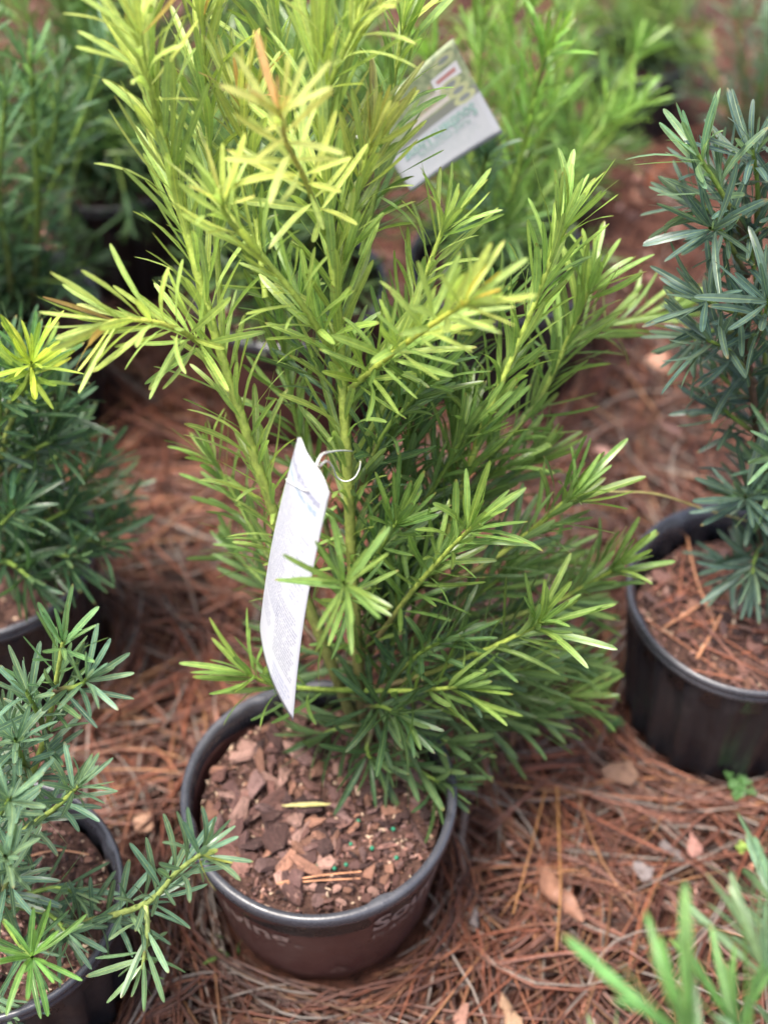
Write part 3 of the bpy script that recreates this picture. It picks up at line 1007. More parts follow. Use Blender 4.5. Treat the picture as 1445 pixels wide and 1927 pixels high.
# ---- left edge shrub
GROW['len'], GROW['sp'], GROW['ang'] = 1.15, 0.75, -3
random.seed(51)
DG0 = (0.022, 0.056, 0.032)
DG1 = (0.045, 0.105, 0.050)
b0 = PZ(-30, 1060, .165)
le = shrub('leafy_shrub', b0, 'dense dark shrub with one bright lime tip, in the shadowed pot at left edge')
SL = dict(len0=.052, len1=.054, ang0=62, ang1=42)
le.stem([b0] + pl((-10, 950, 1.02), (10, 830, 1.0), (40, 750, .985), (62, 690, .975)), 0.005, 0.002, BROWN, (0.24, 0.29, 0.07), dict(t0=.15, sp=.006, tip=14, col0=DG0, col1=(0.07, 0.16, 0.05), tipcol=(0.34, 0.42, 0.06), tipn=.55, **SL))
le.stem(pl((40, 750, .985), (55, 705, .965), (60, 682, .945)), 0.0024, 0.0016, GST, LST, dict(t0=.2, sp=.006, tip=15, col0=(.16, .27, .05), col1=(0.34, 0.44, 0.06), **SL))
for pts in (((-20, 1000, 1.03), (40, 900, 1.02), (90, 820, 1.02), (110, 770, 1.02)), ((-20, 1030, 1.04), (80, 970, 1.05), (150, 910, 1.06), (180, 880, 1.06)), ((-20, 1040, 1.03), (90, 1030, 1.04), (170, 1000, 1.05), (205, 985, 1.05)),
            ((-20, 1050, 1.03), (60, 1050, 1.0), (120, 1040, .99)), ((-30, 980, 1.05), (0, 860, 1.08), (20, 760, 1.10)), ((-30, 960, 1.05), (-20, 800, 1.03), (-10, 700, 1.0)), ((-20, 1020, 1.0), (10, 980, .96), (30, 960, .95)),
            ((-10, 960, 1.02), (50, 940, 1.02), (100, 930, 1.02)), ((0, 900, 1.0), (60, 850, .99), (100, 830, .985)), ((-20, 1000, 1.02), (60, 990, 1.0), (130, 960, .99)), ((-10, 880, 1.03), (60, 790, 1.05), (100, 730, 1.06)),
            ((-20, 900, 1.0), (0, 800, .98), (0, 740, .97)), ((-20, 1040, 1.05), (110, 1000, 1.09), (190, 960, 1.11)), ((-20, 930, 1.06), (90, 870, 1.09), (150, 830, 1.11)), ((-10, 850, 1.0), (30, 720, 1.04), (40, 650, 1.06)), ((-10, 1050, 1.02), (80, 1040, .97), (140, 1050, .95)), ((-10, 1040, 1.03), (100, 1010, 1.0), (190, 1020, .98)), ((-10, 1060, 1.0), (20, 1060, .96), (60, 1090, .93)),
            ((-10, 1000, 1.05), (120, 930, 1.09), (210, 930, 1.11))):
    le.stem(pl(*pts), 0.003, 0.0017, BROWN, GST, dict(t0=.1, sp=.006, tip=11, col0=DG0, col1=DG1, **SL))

# ---- blurred shoots near the lens, lower right
GROW['len'], GROW['sp'], GROW['ang'] = 1.0, 0.9, -3
random.seed(61)
b0 = Vector((NEAR[0], NEAR[1], .165))
nr = shrub('leafy_shrub', b0, 'out-of-focus fresh green shoots close to the viewer at lower right')
NB0 = (0.09, 0.17, 0.10)
NB1 = (0.105, 0.235, 0.065)
SN = dict(len0=.066, len1=.080, ang0=46, ang1=20, wid=.95, up=0.0)
LEAN = 0.0
nr.stem([b0] + pl((1345, 2120, .29), (1312, 2010, .315), (1288, 1935, .33)), 0.004, 0.002, BROWN, LST, dict(t0=.6, sp=.010, tip=8, tiplen=1.2, col0=NB0, col1=NB1, **SN))
nr.stem([b0] + pl((1470, 2000, .36), (1460, 1880, .39), (1435, 1810, .41)), 0.004, 0.002, BROWN, LST, dict(t0=.35, sp=.008, tip=10, col0=NB0, col1=(0.15, 0.25, 0.145), **SN))
nr.stem([b0] + pl((1520, 1900, .40), (1500, 1790, .44), (1470, 1720, .46)), 0.004, 0.002, BROWN, LST, dict(t0=.35, sp=.008, tip=11, col0=NB0, col1=(0.15, 0.26, 0.15), **SN))
nr.stem([b0] + pl((1410, 2090, .33), (1400, 1990, .355), (1385, 1925, .37)), 0.004, 0.002, BROWN, LST, dict(t0=.5, sp=.009, tip=9, col0=NB0, col1=NB1, **SN))
nr.stem([b0] + pl((1180, 2110, .33), (1150, 2030, .35), (1125, 1975, .365)), 0.003, 0.002, BROWN, LST, dict(t0=.75, sp=.012, tip=6, col0=NB0, col1=(0.15, 0.27, 0.12), len0=.04, len1=.034, ang0=56, ang1=30))


# ---- shrubs behind
def wild(s, base, n, height, spread, seed, c0, c1, ln, lean=(0, 0), sp=.0072, start=.04, tipcol=None, tipn=0):
    random.seed(seed)
    for i in range(n):
        a = 2 * math.pi * (i / n) + U(-.4, .4)
        k = U(0.15, 1.0) if i else 0.1
        h = height * U(0.6, 1.0) * (1 - 0.25 * k)
        sx, sy = math.cos(a) * spread * k + lean[0], math.sin(a) * spread * k + lean[1]
        p = [base + Vector((U(-.01, .01), U(-.01, .01), 0)), base + Vector((sx * .35, sy * .35, h * .4)), base + Vector((sx * .75, sy * .75, h * .75)), base + Vector((sx, sy, h))]
        s.stem(p, 0.0042, 0.0018, BROWN, GST, dict(t0=start, sp=sp, len0=ln, len1=ln * 1.05, ang0=64, ang1=38, col0=c0, col1=c1, tip=11, tipcol=tipcol, tipn=tipn))
    for i in range(n // 2):                     # low skirt of side shoots
        a = 2 * math.pi * (i / (n // 2)) + U(-.3, .3)
        k, h = U(.09, .14), U(.05, .14)
        d = Vector((math.cos(a), math.sin(a), 0))
        p = [base + Vector((0, 0, .01)), base + d * k * .5 + Vector((0, 0, h * .75)), base + d * k + Vector((0, 0, h))]
        s.stem(p, 0.003, 0.0017, BROWN, GST, dict(t0=.1, sp=sp * .85, len0=ln, len1=ln, ang0=66, ang1=44, col0=c0, col1=mixc(c0, c1, .5), tip=11))


b0 = Vector((BACKL[0], BACKL[1], .165))
bl = shrub('leafy_shrub', b0, 'tall dark green shrub at the upper left edge with upright stems')
bl.stem([b0] + pl((60, 560, 1.44), (72, 400, 1.42), (66, 250, 1.40), (58, 110, 1.38)), 0.005, 0.0022, BROWN, GST, dict(t0=.2, sp=.0065, len0=.06, len1=.06, ang0=62, ang1=34, col0=(0.05, 0.11, 0.05), col1=(0.10, 0.20, 0.08), tip=13))
bl.stem([b0] + pl((20, 520, 1.40), (0, 380, 1.37), (5, 260, 1.35), (12, 180, 1.34)), 0.004, 0.002, BROWN, GST, dict(t0=.2, sp=.0065, len0=.058, len1=.058, ang0=62, ang1=36, col0=(0.05, 0.11, 0.05), col1=(0.09, 0.18, 0.08), tip=12))
wild(bl, b0, 17, .56, .20, 71, DG0, (0.06, 0.13, 0.055), .058)
b0 = Vector((-0.40, 1.80, 0.165))
b2 = shrub('leafy_shrub', b0, 'blurred green shrub rising behind the upper left shrub')
b2.stem([b0] + pl((168, 420, 1.75), (168, 280, 1.73), (172, 120, 1.70), (180, 20, 1.68)), 0.006, 0.0022, BROWN, GST, dict(t0=.3, sp=.0065, len0=.06, len1=.06, ang0=62, ang1=36, col0=DG0, col1=(0.085, 0.18, 0.05), tip=13))
wild(b2, b0, 22, .50, .24, 72, DG0, (0.09, 0.18, 0.05), .06)
for a in (-2.7, -2.2, -1.75, -1.3, -0.8, -0.3):
    d = Vector((math.cos(a), math.sin(a), 0))
    b2.stem([b0 + Vector((0, 0, .02)), b0 + d * .08 + Vector((0, 0, .11)), b0 + d * .15 + Vector((0, 0, .10)), b0 + d * .19 + Vector((0, 0, .06))], .003, .0017, BROWN, GST, dict(t0=.15, sp=.005, len0=.06, len1=.06, ang0=66, ang1=46, col0=DG0, col1=DG1, tip=12))
b0 = Vector((BACKM[0], BACKM[1], .17))
bm_ = shrub('leafy_shrub', b0, 'shrub in the maroon pot, half hidden behind the lime-tipped stems')
wild(bm_, b0, 26, .46, .23, 73, DK, MID, .058, (0.0, 0.05))
b0 = Vector((BACKR[0], BACKR[1], .165))
br = shrub('leafy_shrub', b0, 'fresh green blurred shrub carrying the second printed card')
FG0, FG1 = (0.055, 0.12, 0.035), (0.15, 0.29, 0.045)
br.stem([b0] + pl((950, 420, 1.40), (985, 280, 1.38), (1010, 160, 1.36), (1030, 90, 1.35)), 0.005, 0.002, BROWN, GST, dict(t0=.2, sp=.006, len0=.058, len1=.058, ang0=60, ang1=30, col0=FG0, col1=FG1, tip=14))
br.stem([b0] + pl((880, 420, 1.45), (890, 250, 1.47), (905, 100, 1.48), (915, -20, 1.48)), 0.005, 0.002, BROWN, GST, dict(t0=.2, sp=.006, len0=.06, len1=.06, ang0=60, ang1=30, col0=FG0, col1=mixc(FG1, LIM, .5), tip=14))
br.stem([b0] + pl((1000, 400, 1.47), (1080, 300, 1.50), (1150, 220, 1.52)), 0.004, 0.002, BROWN, GST, dict(t0=.25, sp=.006, len0=.058, len1=.058, ang0=62, ang1=36, col0=FG0, col1=FG1, tip=13))
br.stem([b0] + pl((900, 480, 1.40), (930, 440, 1.36), (960, 420, 1.33)), 0.004, 0.002, BROWN, GST, dict(t0=.1, sp=.006, len0=.058, len1=.058, ang0=70, ang1=50, col0=DK, col1=MID, tip=13))
br.stem([b0] + pl((920, 430, 1.39), (905, 350, 1.34), (915, 290, 1.31)), 0.004, 0.002, BROWN, GST, dict(t0=.2, sp=.006, len0=.052, len1=.052, ang0=60, ang1=36, col0=DK, col1=DK, tip=12))
wild(br, b0, 12, .46, .22, 74, FG0, FG1, .058, (0.0, 0.08))
b0 = Vector((0.27, 1.92, 0.0))
b3 = shrub('leafy_shrub', b0, 'soft green blurred shrub behind the card, beside open straw')
wild(b3, b0, 10, .40, .16, 75, (0.06, 0.12, 0.04), (0.11, 0.22, 0.05), .06)
b0 = Vector((FARR[0], FARR[1], .11))
b4 = shrub('leafy_shrub', b0, 'small blurred shrub at the far upper right in the small dark pot')
wild(b4, b0, 16, .20, .14, 76, (0.05, 0.11, 0.05), (0.12, 0.20, 0.05), .05)
b0 = Vector((0.62, 2.10, 0.0))
b5 = shrub('leafy_shrub', b0, 'blue-green blurred shrub in the upper right corner')
wild(b5, b0, 5, .34, .20, 77, (0.04, 0.085, 0.06), (0.09, 0.16, 0.10), .06, (-0.03, 0))
b0 = Vector((-0.05, 2.25, 0.0))
b6 = shrub('leafy_shrub', b0, 'faint blurred green shrub at the very top, behind the lime tips')
wild(b6, b0, 8, .42, .26, 78, (0.06, 0.12, 0.04), (0.13, 0.22, 0.05), .06)
b0 = Vector((-0.75, 2.2, 0.0))
b8 = shrub('leafy_shrub', b0, 'blurred yellowish shrub in the top left corner')
b9 = shrub('leafy_shrub', Vector((-0.20, 1.95, 0.0)), 'deep green blurred shrub in the dark gap left of the lime stems')
wild(b9, Vector((-0.20, 1.95, 0.0)), 16, .46, .20, 81, DG0, (0.06, 0.13, 0.045), .06)
wild(b8, b0, 8, .55, .25, 80, (0.06, 0.12, 0.04), (0.14, 0.20, 0.05), .06)

# ---- choose the leaves that show largest; the others of a shrub become one mass
CARD1 = (P(566, 806, .765), P(624, 906, .700), P(553, 1356, .700), P(491, 1180, .765))      # corners of the two cards
CARD2 = (P(690, 228, 1.24), P(852, 72, 1.30), P(946, 250, 1.30), P(775, 362, 1.24))


def pierces(rows):
    """does a leaf run through one of the cards?"""
    for A_, B_, C__, D_ in (CARD1, CARD2):
        if (rows[3] - A_).length > 0.45:
            continue
        nn = (B_ - A_).cross(D_ - A_).normalized()
        for p, q in zip(rows[:-1], rows[1:]):
            d = q - p
            for tri in ((A_, B_, C__), (A_, C__, D_)):
                h = intersect_ray_tri(*tri, d.normalized(), p, True)
                if h is not None and (h - p).length < d.length + 0.006 and (h - p).dot(d) > -1e-6:
                    return True
    return False


def inside(pt, poly):
    x, y = pt
    r = False
    for (x0, y0), (x1, y1) in zip(poly, poly[1:] + poly[:1]):
        if (y0 > y) != (y1 > y) and x < (x1 - x0) * (y - y0) / (y1 - y0) + x0:
            r = not r
    return r


CARD1_PX = [project(c)[:2] for c in CARD1]
for s in SHRUBS:
    kept = []
    for leaf in s.leaves:
        m, v = leaf[0], leaf[1]
        lv = LEAF_VAR[v][0]
        rows = [m @ Vector(lv[j * 5 + 2].tolist()) for j in range(8)]
        if pierces(rows):
            continue
        if s is ms and leaf[3] not in FRONT and sum(inside(project(r_)[:2], CARD1_PX) and r_.y < .74 for r_ in rows) > 0:
            continue
        kept.append(leaf)
    s.leaves = kept
AV, AT, owner = [], [], []
base = 0
flat_list = []
for si, s in enumerate(SHRUBS):
    for li, (m, v, c, so) in enumerate(s.leaves):
        A = np.array(m)
        VV = LEAF_VAR[v][0] @ A[:3, :3].T + A[:3, 3]
        Q = LEAF_VAR[v][1]
        AV.append(VV)
        AT.append(Q + base)
        base += len(VV)
        owner += [len(flat_list)] * len(Q)
        flat_list.append((si, li))
AVc = np.concatenate(AV)
ATc = np.concatenate(AT)
bvh = BVHTree.FromPolygons([Vector(v) for v in AVc.tolist()], ATc.tolist())
score = [0.0] * len(flat_list)
camp = Vector((0, 0, CAM_H))
for gi, (si, li) in enumerate(flat_list):
    V = AV[gi]
    s = 0.0
    for row, wgt in ((2, 1.0), (4, 1.4), (6, 0.9)):
        p = Vector((V[row * 5 + 2] * 0.5 + V[row * 5 + 1] * 0.5).tolist())
        px, py, dp = project(p)
        if not (0 < px < W_PX and 0 < py < H_PX):
            continue
        d = (p - camp)
        L = d.length
        hit = bvh.ray_cast(camp, d / L, L + 0.01)
        vis = 1.0 if hit[2] is None or owner[hit[2]] == gi else 0.15
        s += wgt * vis / dp ** 2
    score[gi] = s
per = {}
for gi, (si, li) in enumerate(flat_list):
    per.setdefault(si, []).append((score[gi], li, gi))
for si, s in enumerate(SHRUBS):
    lst = sorted(per[si], reverse=True)
    top, rest = lst[:s.maxleaf], lst[s.maxleaf:]
    for sc_, li, gi in top:
        m, v, c, so = s.leaves[li]
        o = bpy.data.objects.new('leaf', LEAF_VAR[v][3])
        COL.objects.link(o)
        o.parent = so
        o.matrix_basis = m
        o.color = (*c, 1)
    if rest:
        V = np.concatenate([AV[g] for _, _, g in rest])
        Q = np.concatenate([LEAF_VAR[s.leaves[li][1]][1] + 40 * i for i, (_, li, g) in enumerate(rest)])
        uv = np.concatenate([LEAF_VAR[s.leaves[li][1]][2] for _, li, g in rest])
        C = np.concatenate([np.tile(s.leaves[li][2], (40, 1)) for _, li, g in rest])
        o = new_obj('foliage', np_mesh('foliage', V, Q, True, C, uv), M['leaf_mass'], s.e, s.inv)
        o['kind'] = 'stuff'
print('LEAVES', len(flat_list), [len(s.leaves) for s in SHRUBS])

# ------------------------------------------------------------------ printed cards


def patch_fn(A, B, D, C_, bow, thick=0.0):
    """A top-left, B top-right, D bottom-left, C bottom-right; u across, v down"""
    n = (B - A).cross(D - A).normalized()

    def f(u, v, off=0.0):
        p = A.lerp(B, u).lerp(D.lerp(C_, u), v)
        return p + n * (bow * 4 * u * (1 - u) + bow * 0.8 * math.sin(v * 3.0) + off)
    return f, n


def card_mesh(f, nu, nv, cut=0.0, th=0.0006):
    V, Q, UV = [], [], []
    for lay in (0, 1):
        for j in range(nv + 1):
            for i in range(nu + 1):
                u, v = i / nu, j / nv
                vv = v
                if cut:                                      # arched top edge
                    top = cut * max(0.0, abs(u - 0.5) * 2 - 0.45) ** 2 * 2.2
                    vv = top + v * (1 - top)
                V.append(f(u, vv, (lay - 0.5) * th))
                UV.append((u, 1 - vv))
    k = (nu + 1) * (nv + 1)
    for j in range(nv):
        for i in range(nu):
            a = j * (nu + 1) + i
            Q.append((a, a + 1, a + nu + 2, a + nu + 1))
            Q.append((k + a, k + a + nu + 1, k + a + nu + 2, k + a + 1))
    ring = [i for i in range(nu + 1)] + [j * (nu + 1) + nu for j in range(1, nv + 1)] + [nv * (nu + 1) + i for i in range(nu - 1, -1, -1)] + [j * (nu + 1) for j in range(nv - 1, 0, -1)]
    for a, b in zip(ring, ring[1:] + ring[:1]):
        Q.append((a, k + a, k + b, b))
    return np_mesh('card', np.array([tuple(v) for v in V]), np.array(Q), True, None, np.array(UV))


def map_text(body, size, u0, v0, f, asp, name, mat, parent, inv, off, rot=False, bold=0.0, width=None):
    V, T = text_tris(body, size, bold)
    if width:
        mx = max(v.x for v in V)
        k = width / mx
    else:
        k = 1.0
    out = []
    for v in V:
        u, vv = v.x * k, -v.y * asp
        if rot:
            u, vv = -u, -vv
        out.append(f(u0 + u, v0 + vv, off))
    return new_obj(name, mesh('card_text', out, T, False), mat, parent, inv)


def text_card_material(name, mode):
    k = N(name)
    uv = k.n('ShaderNodeUVMap', uv_map='UVMap').outputs[0]
    sp = k.n('ShaderNodeSeparateXYZ', {0: uv})
    u, v = sp.outputs[0], k.math('SUBTRACT', 1.0, sp.outputs[1])

    def band(x, a, b):
        return k.math('MULTIPLY', k.math('GREATER_THAN', x, a), k.math('LESS_THAN', x, b))

    def lines(n, u0, u1, v0, v1, wscale, ragged=0.12):
        t = k.math('MULTIPLY', v, float(n))
        row = k.math('FLOOR', t)
        fr = k.math('FRACT', t)
        ln = band(fr, 0.25, 0.78)
        wn = k.n('ShaderNodeTexWhiteNoise', noise_dimensions='1D', ).outputs[0]
        wnn = wn.node
        k.t.links.new(row, wnn.inputs['W'])
        end = k.math('SUBTRACT', u1, k.math('MULTIPLY', wn, ragged))
        col = k.math('MULTIPLY', k.math('GREATER_THAN', u, u0), k.math('LESS_THAN', u, end))
        vec = k.n('ShaderNodeCombineXYZ', {0: k.math('MULTIPLY', u, wscale), 1: k.math('MULTIPLY', row, 7.31), 2: 0.0}).outputs[0]
        words = k.math('GREATER_THAN', k.noise(vec, 1.0, 1, 0.5), 0.42)
        vec2 = k.n('ShaderNodeCombineXYZ', {0: k.math('MULTIPLY', u, wscale * 4), 1: k.math('MULTIPLY', v, n * 3.0), 2: 0.0}).outputs[0]
        let = k.rng(k.noise(vec2, 1.0, 1, 0.5), 0.35, 0.6, 0.3, 1.0)
        r = k.math('MULTIPLY', k.math('MULTIPLY', ln, col), k.math('MULTIPLY', words, let))
        return k.math('MULTIPLY', r, band(v, v0, v1))
    pos = k.n('ShaderNodeNewGeometry').outputs['Position']
    white = k.mix(k.rng(k.noise(pos, 50, 3), 0.3, 0.7, 0, 1), (0.50, 0.515, 0.555), (0.53, 0.54, 0.57))
    if mode == 'care':
        c = white
        blk = k.math('MULTIPLY', band(u, 0.66, 0.97), band(k.math('FRACT', k.math('MULTIPLY', v, 9.0)), 0.08, 0.9))
        blk = k.math('MULTIPLY', blk, band(v, 0.24, 0.52))
        c = k.mix(k.math('MULTIPLY', blk, 0.35), c, (0.52, 0.55, 0.68))
        c = k.mix(k.math('MULTIPLY', lines(62, 0.06, 0.60, 0.20, 0.70, 60.0), 0.75), c, (0.08, 0.095, 0.19))
        c = k.mix(k.math('MULTIPLY', lines(48, 0.70, 0.93, 0.25, 0.52, 50.0, 0.2), 0.6), c, (0.08, 0.095, 0.19))
        c = k.mix(k.math('MULTIPLY', lines(62, 0.50, 0.95, 0.56, 0.86, 60.0), 0.75), c, (0.08, 0.095, 0.19))
        c = k.mix(k.math('MULTIPLY', lines(60, 0.08, 0.42, 0.72, 0.82, 60.0), 0.6), c, (0.08, 0.095, 0.19))
        c = k.mix(k.math('MULTIPLY', lines(44, 0.55, 0.95, 0.89, 0.985, 40.0, .2), 0.75), c, (0.20, 0.23, 0.40))
        c = k.mix(k.math('MULTIPLY', band(v, 0.176, 0.180), 0.6), c, (0.4, 0.43, 0.55))
    else:
        n1 = k.noise(uv, 16, 5, 0.6)
        green = k.mix(k.rng(n1, 0.35, 0.65, 0, 1), (0.20, 0.25, 0.15), (0.42, 0.47, 0.27))
        green = k.mix(k.rng(k.noise(uv, 9, 2), 0.60, 0.68, 0, 0.7), green, (0.60, 0.34, 0.25))
        c = k.mix(k.math('GREATER_THAN', v, 0.555), green, white)
        c = k.mix(band(v, 0.47, 0.555), c, (0.24, 0.25, 0.22))
        c = k.mix(k.math('MULTIPLY', band(v, 0.30, 0.35), band(u, 0.30, 0.72)), c, (0.66, 0.60, 0.55))
        c = k.mix(k.math('MULTIPLY', band(v, 0.40, 0.45), band(u, 0.30, 0.76)), c, (0.66, 0.60, 0.55))
        c = k.mix(k.math('MULTIPLY', band(v, 0.18, 0.30), band(u, 0.66, 0.94)), c, (0.74, 0.72, 0.74))
        c = k.mix(k.math('MULTIPLY', band(v, 0.22, 0.26), band(u, 0.70, 0.90)), c, (0.52, 0.24, 0.22))
        for (uc, vc) in ((0.84, 0.10), (0.80, 0.335), (0.84, 0.425), (0.86, 0.515)):
            e = k.math('ADD', k.math('POWER', k.math('DIVIDE', k.math('SUBTRACT', u, uc), 0.11), 2.0), k.math('POWER', k.math('DIVIDE', k.math('SUBTRACT', v, vc), 0.05), 2.0))
            c = k.mix(k.math('LESS_THAN', e, 1.0), c, (0.52, 0.54, 0.30))
            c = k.mix(k.math('LESS_THAN', e, 0.28), c, (0.26, 0.28, 0.28))
        c = k.mix(k.math('MULTIPLY', lines(34, 0.18, 0.92, 0.70, 0.90, 30.0, .3), 0.6), c, (0.35, 0.40, 0.40))
    if mode == 'art':
        c = k.mix(1.0, c, (0.78, 0.78, 0.76), 'MULTIPLY')
    p = k.bsdf(c, 0.35, 0.5)
    tr = k.n('ShaderNodeBsdfTranslucent', {'Color': (0.75, 0.75, 0.75)})
    mix = k.n('ShaderNodeMixShader', {0: 0.15, 1: p, 2: tr.outputs[0]})
    return k.done(mix.outputs[0])


M['card_care'] = text_card_material('care_card_print', 'care')
M['card_art'] = text_card_material('picture_card_print', 'art')

A, B, C_, D = CARD1
f, cn = patch_fn(A, B, D, C_, -0.006)
te, tinv = empty('plant_tag', (A + B) / 2)
tag(te, 'narrow white care card with blue text tied to the main stem', 'tag')
new_obj('card', card_mesh(f, 16, 40, 0.06), M['card_care'], te, tinv)
side = 1 if cn.dot(camp - A) > 0 else -1
OFF = side * 0.0010
asp = (B - A).length / (D - A).length
map_text('Mood Ring® Podocarpus', 0.12, 0.05, 0.110, f, asp * 1.25, 'lettering', M['ink_blue'], te, tinv, OFF, width=0.88, bold=0.0)
map_text("Podocarpus macrophyllus 'TRB 05'", 0.09, 0.05, 0.148, f, asp * 1.2, 'lettering', M['ink_teal'], te, tinv, OFF, width=0.86)
# elastic loop through the card and round the stem
loop = [P(595, 876, .715), P(605, 856, .73), P(624, 850, .77), P(645, 848, .83), P(664, 850, .885), P(674, 858, .895), P(678, 875, .87), P(668, 898, .845), P(650, 906, .835), P(634, 898, .83), P(627, 880, .80), P(615, 868, .745), P(600, 878, .715)]
V, Q, C = tube(catmull(loop, .004), 0.0007, 0.0007, (1, 1, 1), (1, 1, 1), 6, 0)
new_obj('elastic_loop', np_mesh('elastic_loop', V, Q, True, C), M['elastic'], te, tinv)
strand = [f(0.72, .085, OFF * 2.5), f(.60, .105, OFF * 2.2), f(.25, .165, OFF * 2), f(.08, .20, OFF * 2)]
V, Q, C = tube(catmull(strand, .004), 0.0005, 0.0005, (1, 1, 1), (1, 1, 1), 6, 0)
new_obj('elastic_strand', np_mesh('elastic_strand', V, Q, True, C), M['elastic'], te, tinv)

A, B, C_, D = CARD2
f, cn = patch_fn(A, B, D, C_, 0.004)
te2, tinv2 = empty('plant_tag', (A + B) / 2)
tag(te2, 'blurred picture card printed green and white among leaves at the upper middle', 'tag')
new_obj('card', card_mesh(f, 16, 20, 0.0), M['card_art'], te2, tinv2)
OFF = (1 if cn.dot(camp - A) > 0 else -1) * 0.001
asp = (B - A).length / (D - A).length
map_text('Southern Living', 0.13, 0.90, 0.60, f, asp, 'lettering', M['ink_green'], te2, tinv2, OFF, rot=True, bold=.003, width=0.78)
map_text('PLANT COLLECTION', 0.06, 0.80, 0.70, f, asp, 'lettering', M['ink_green'], te2, tinv2, OFF, rot=True, width=0.55)
loop = [f(0.05, 0.1, OFF), P(690, 225, 1.25), P(675, 232, 1.29), P(668, 250, 1.31), P(680, 258, 1.29), f(0.05, 0.14, OFF)]
V, Q, C = tube(catmull(loop, .004), 0.0007, 0.0007, (1, 1, 1), (1, 1, 1), 6, 0)
new_obj('elastic_loop', np_mesh('elastic_loop', V, Q, True, C), M['elastic'], te2, tinv2)

# ------------------------------------------------------------------ pine straw, mulch
random.seed(91)


def in_pot(x, y, extra=0.0):
    return any((x - a) ** 2 + (y - b) ** 2 < (r + extra) ** 2 for a, b, r in POTS)


STRAW = [(0.23, 0.072, 0.036), (0.27, 0.090, 0.045), (0.17, 0.054, 0.030), (0.30, 0.115, 0.058), (0.12, 0.042, 0.028), (0.24, 0.098, 0.064), (0.30, 0.14, 0.06), (0.19, 0.088, 0.066)]


def needle_batch(n, xr, yr, zr, lr, rr_, seg=5, ring=None):
    rng = RNG
    V = np.zeros((n, seg + 1, 3, 3))
    C = np.zeros((n, seg + 1, 3, 3))
    cnt = 0
    cols = np.array(STRAW)
    t = np.linspace(-0.5, 0.5, seg + 1)
    while cnt < n:
        if ring:                                           # lying round the foot of a pot
            X0, Y0, R0 = ring
            ph = rng.uniform(0, 6.283)
            x, y = X0 + (R0 + rng.uniform(.010, .05)) * math.cos(ph), Y0 + (R0 + rng.uniform(.010, .05)) * math.sin(ph)
            a, L, z0 = ph + 1.571 + rng.normal(0, .45), rng.uniform(*lr), rng.uniform(*zr)
            bend = rng.uniform(-.2, .9)
        elif cnt and rng.random() < 0.45:                    # needles of one bundle lie together
            x, y, a = x + rng.normal(0, .004), y + rng.normal(0, .004), a + rng.normal(0, .05)
            bend += rng.normal(0, .06)
        else:
            x, y = rng.uniform(*xr), rng.uniform(*yr)
            a = rng.normal(0.5 if rng.random() < .5 else 2.3, 0.9)
            L = rng.uniform(*lr)
            bend = rng.normal(0, 0.35)
            z0 = rng.uniform(*zr)
        r = rng.uniform(*rr_)
        tilt = rng.normal(0, 0.05)
        px = x + L * (t * math.cos(a) - bend * t * t * math.sin(a))
        py = y + L * (t * math.sin(a) + bend * t * t * math.cos(a))
        if any(in_pot(px[i], py[i], 0.006) for i in (0, seg // 2, seg)) and not (ring and rng.random() < .02):
            continue
        pz = z0 + L * t * tilt - 0.3 * L * t * t * rng.random() * .3
        pz = np.maximum(pz, 0.0015)
        pz = pz + np.array([ground_z(px[i], py[i]) for i in range(seg + 1)])
        rad = r * np.clip(1.25 - 2.2 * np.abs(t) ** 3 * 4, 0.25, 1)
        nxv, nyv = -math.sin(a), math.cos(a)
        V[cnt, :, 0] = np.stack([px + nxv * rad, py + nyv * rad, pz - rad * .3], 1)
        V[cnt, :, 1] = np.stack([px - nxv * rad, py - nyv * rad, pz - rad * .3], 1)
        V[cnt, :, 2] = np.stack([px, py, pz + rad * .9], 1)
        c = cols[rng.integers(len(cols))] * rng.uniform(0.32, 0.92) * (0.30 + 0.75 * min(1.0, z0 / 0.016))     # lower needles coloured darker: shade of the gaps painted in, besides rot
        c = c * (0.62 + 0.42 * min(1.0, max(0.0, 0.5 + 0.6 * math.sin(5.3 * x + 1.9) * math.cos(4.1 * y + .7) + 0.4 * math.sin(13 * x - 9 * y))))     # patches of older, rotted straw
        if rng.random() < 0.09:
            c = np.array((0.20, 0.165, 0.14)) * rng.uniform(.6, 1.1)
        C[cnt] = c
        cnt += 1
    Q = []
    b = np.arange(n)[:, None] * (seg + 1) * 3
    for i in range(seg):
        for k in range(3):
            m = (k + 1) % 3
            Q.append(np.concatenate([b + i * 3 + k, b + i * 3 + m, b + (i + 1) * 3 + m, b + (i + 1) * 3 + k], 1))
    return V.reshape(-1, 3), np.concatenate(Q), C.reshape(-1, 3)


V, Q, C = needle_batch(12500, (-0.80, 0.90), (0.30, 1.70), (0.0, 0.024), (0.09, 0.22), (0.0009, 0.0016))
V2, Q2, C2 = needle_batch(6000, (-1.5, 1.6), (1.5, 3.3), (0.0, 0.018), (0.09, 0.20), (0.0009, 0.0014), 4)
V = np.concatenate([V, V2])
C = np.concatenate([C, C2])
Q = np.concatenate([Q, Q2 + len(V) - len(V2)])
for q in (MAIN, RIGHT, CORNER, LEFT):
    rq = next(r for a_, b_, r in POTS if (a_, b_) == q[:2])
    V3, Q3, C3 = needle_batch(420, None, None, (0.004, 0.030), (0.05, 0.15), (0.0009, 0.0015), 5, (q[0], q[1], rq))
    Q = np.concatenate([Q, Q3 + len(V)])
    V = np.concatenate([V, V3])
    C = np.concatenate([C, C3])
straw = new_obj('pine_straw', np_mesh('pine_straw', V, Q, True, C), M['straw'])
tag(straw, 'loose red-brown pine straw covering the ground between the pots', 'pine straw', kind='stuff')

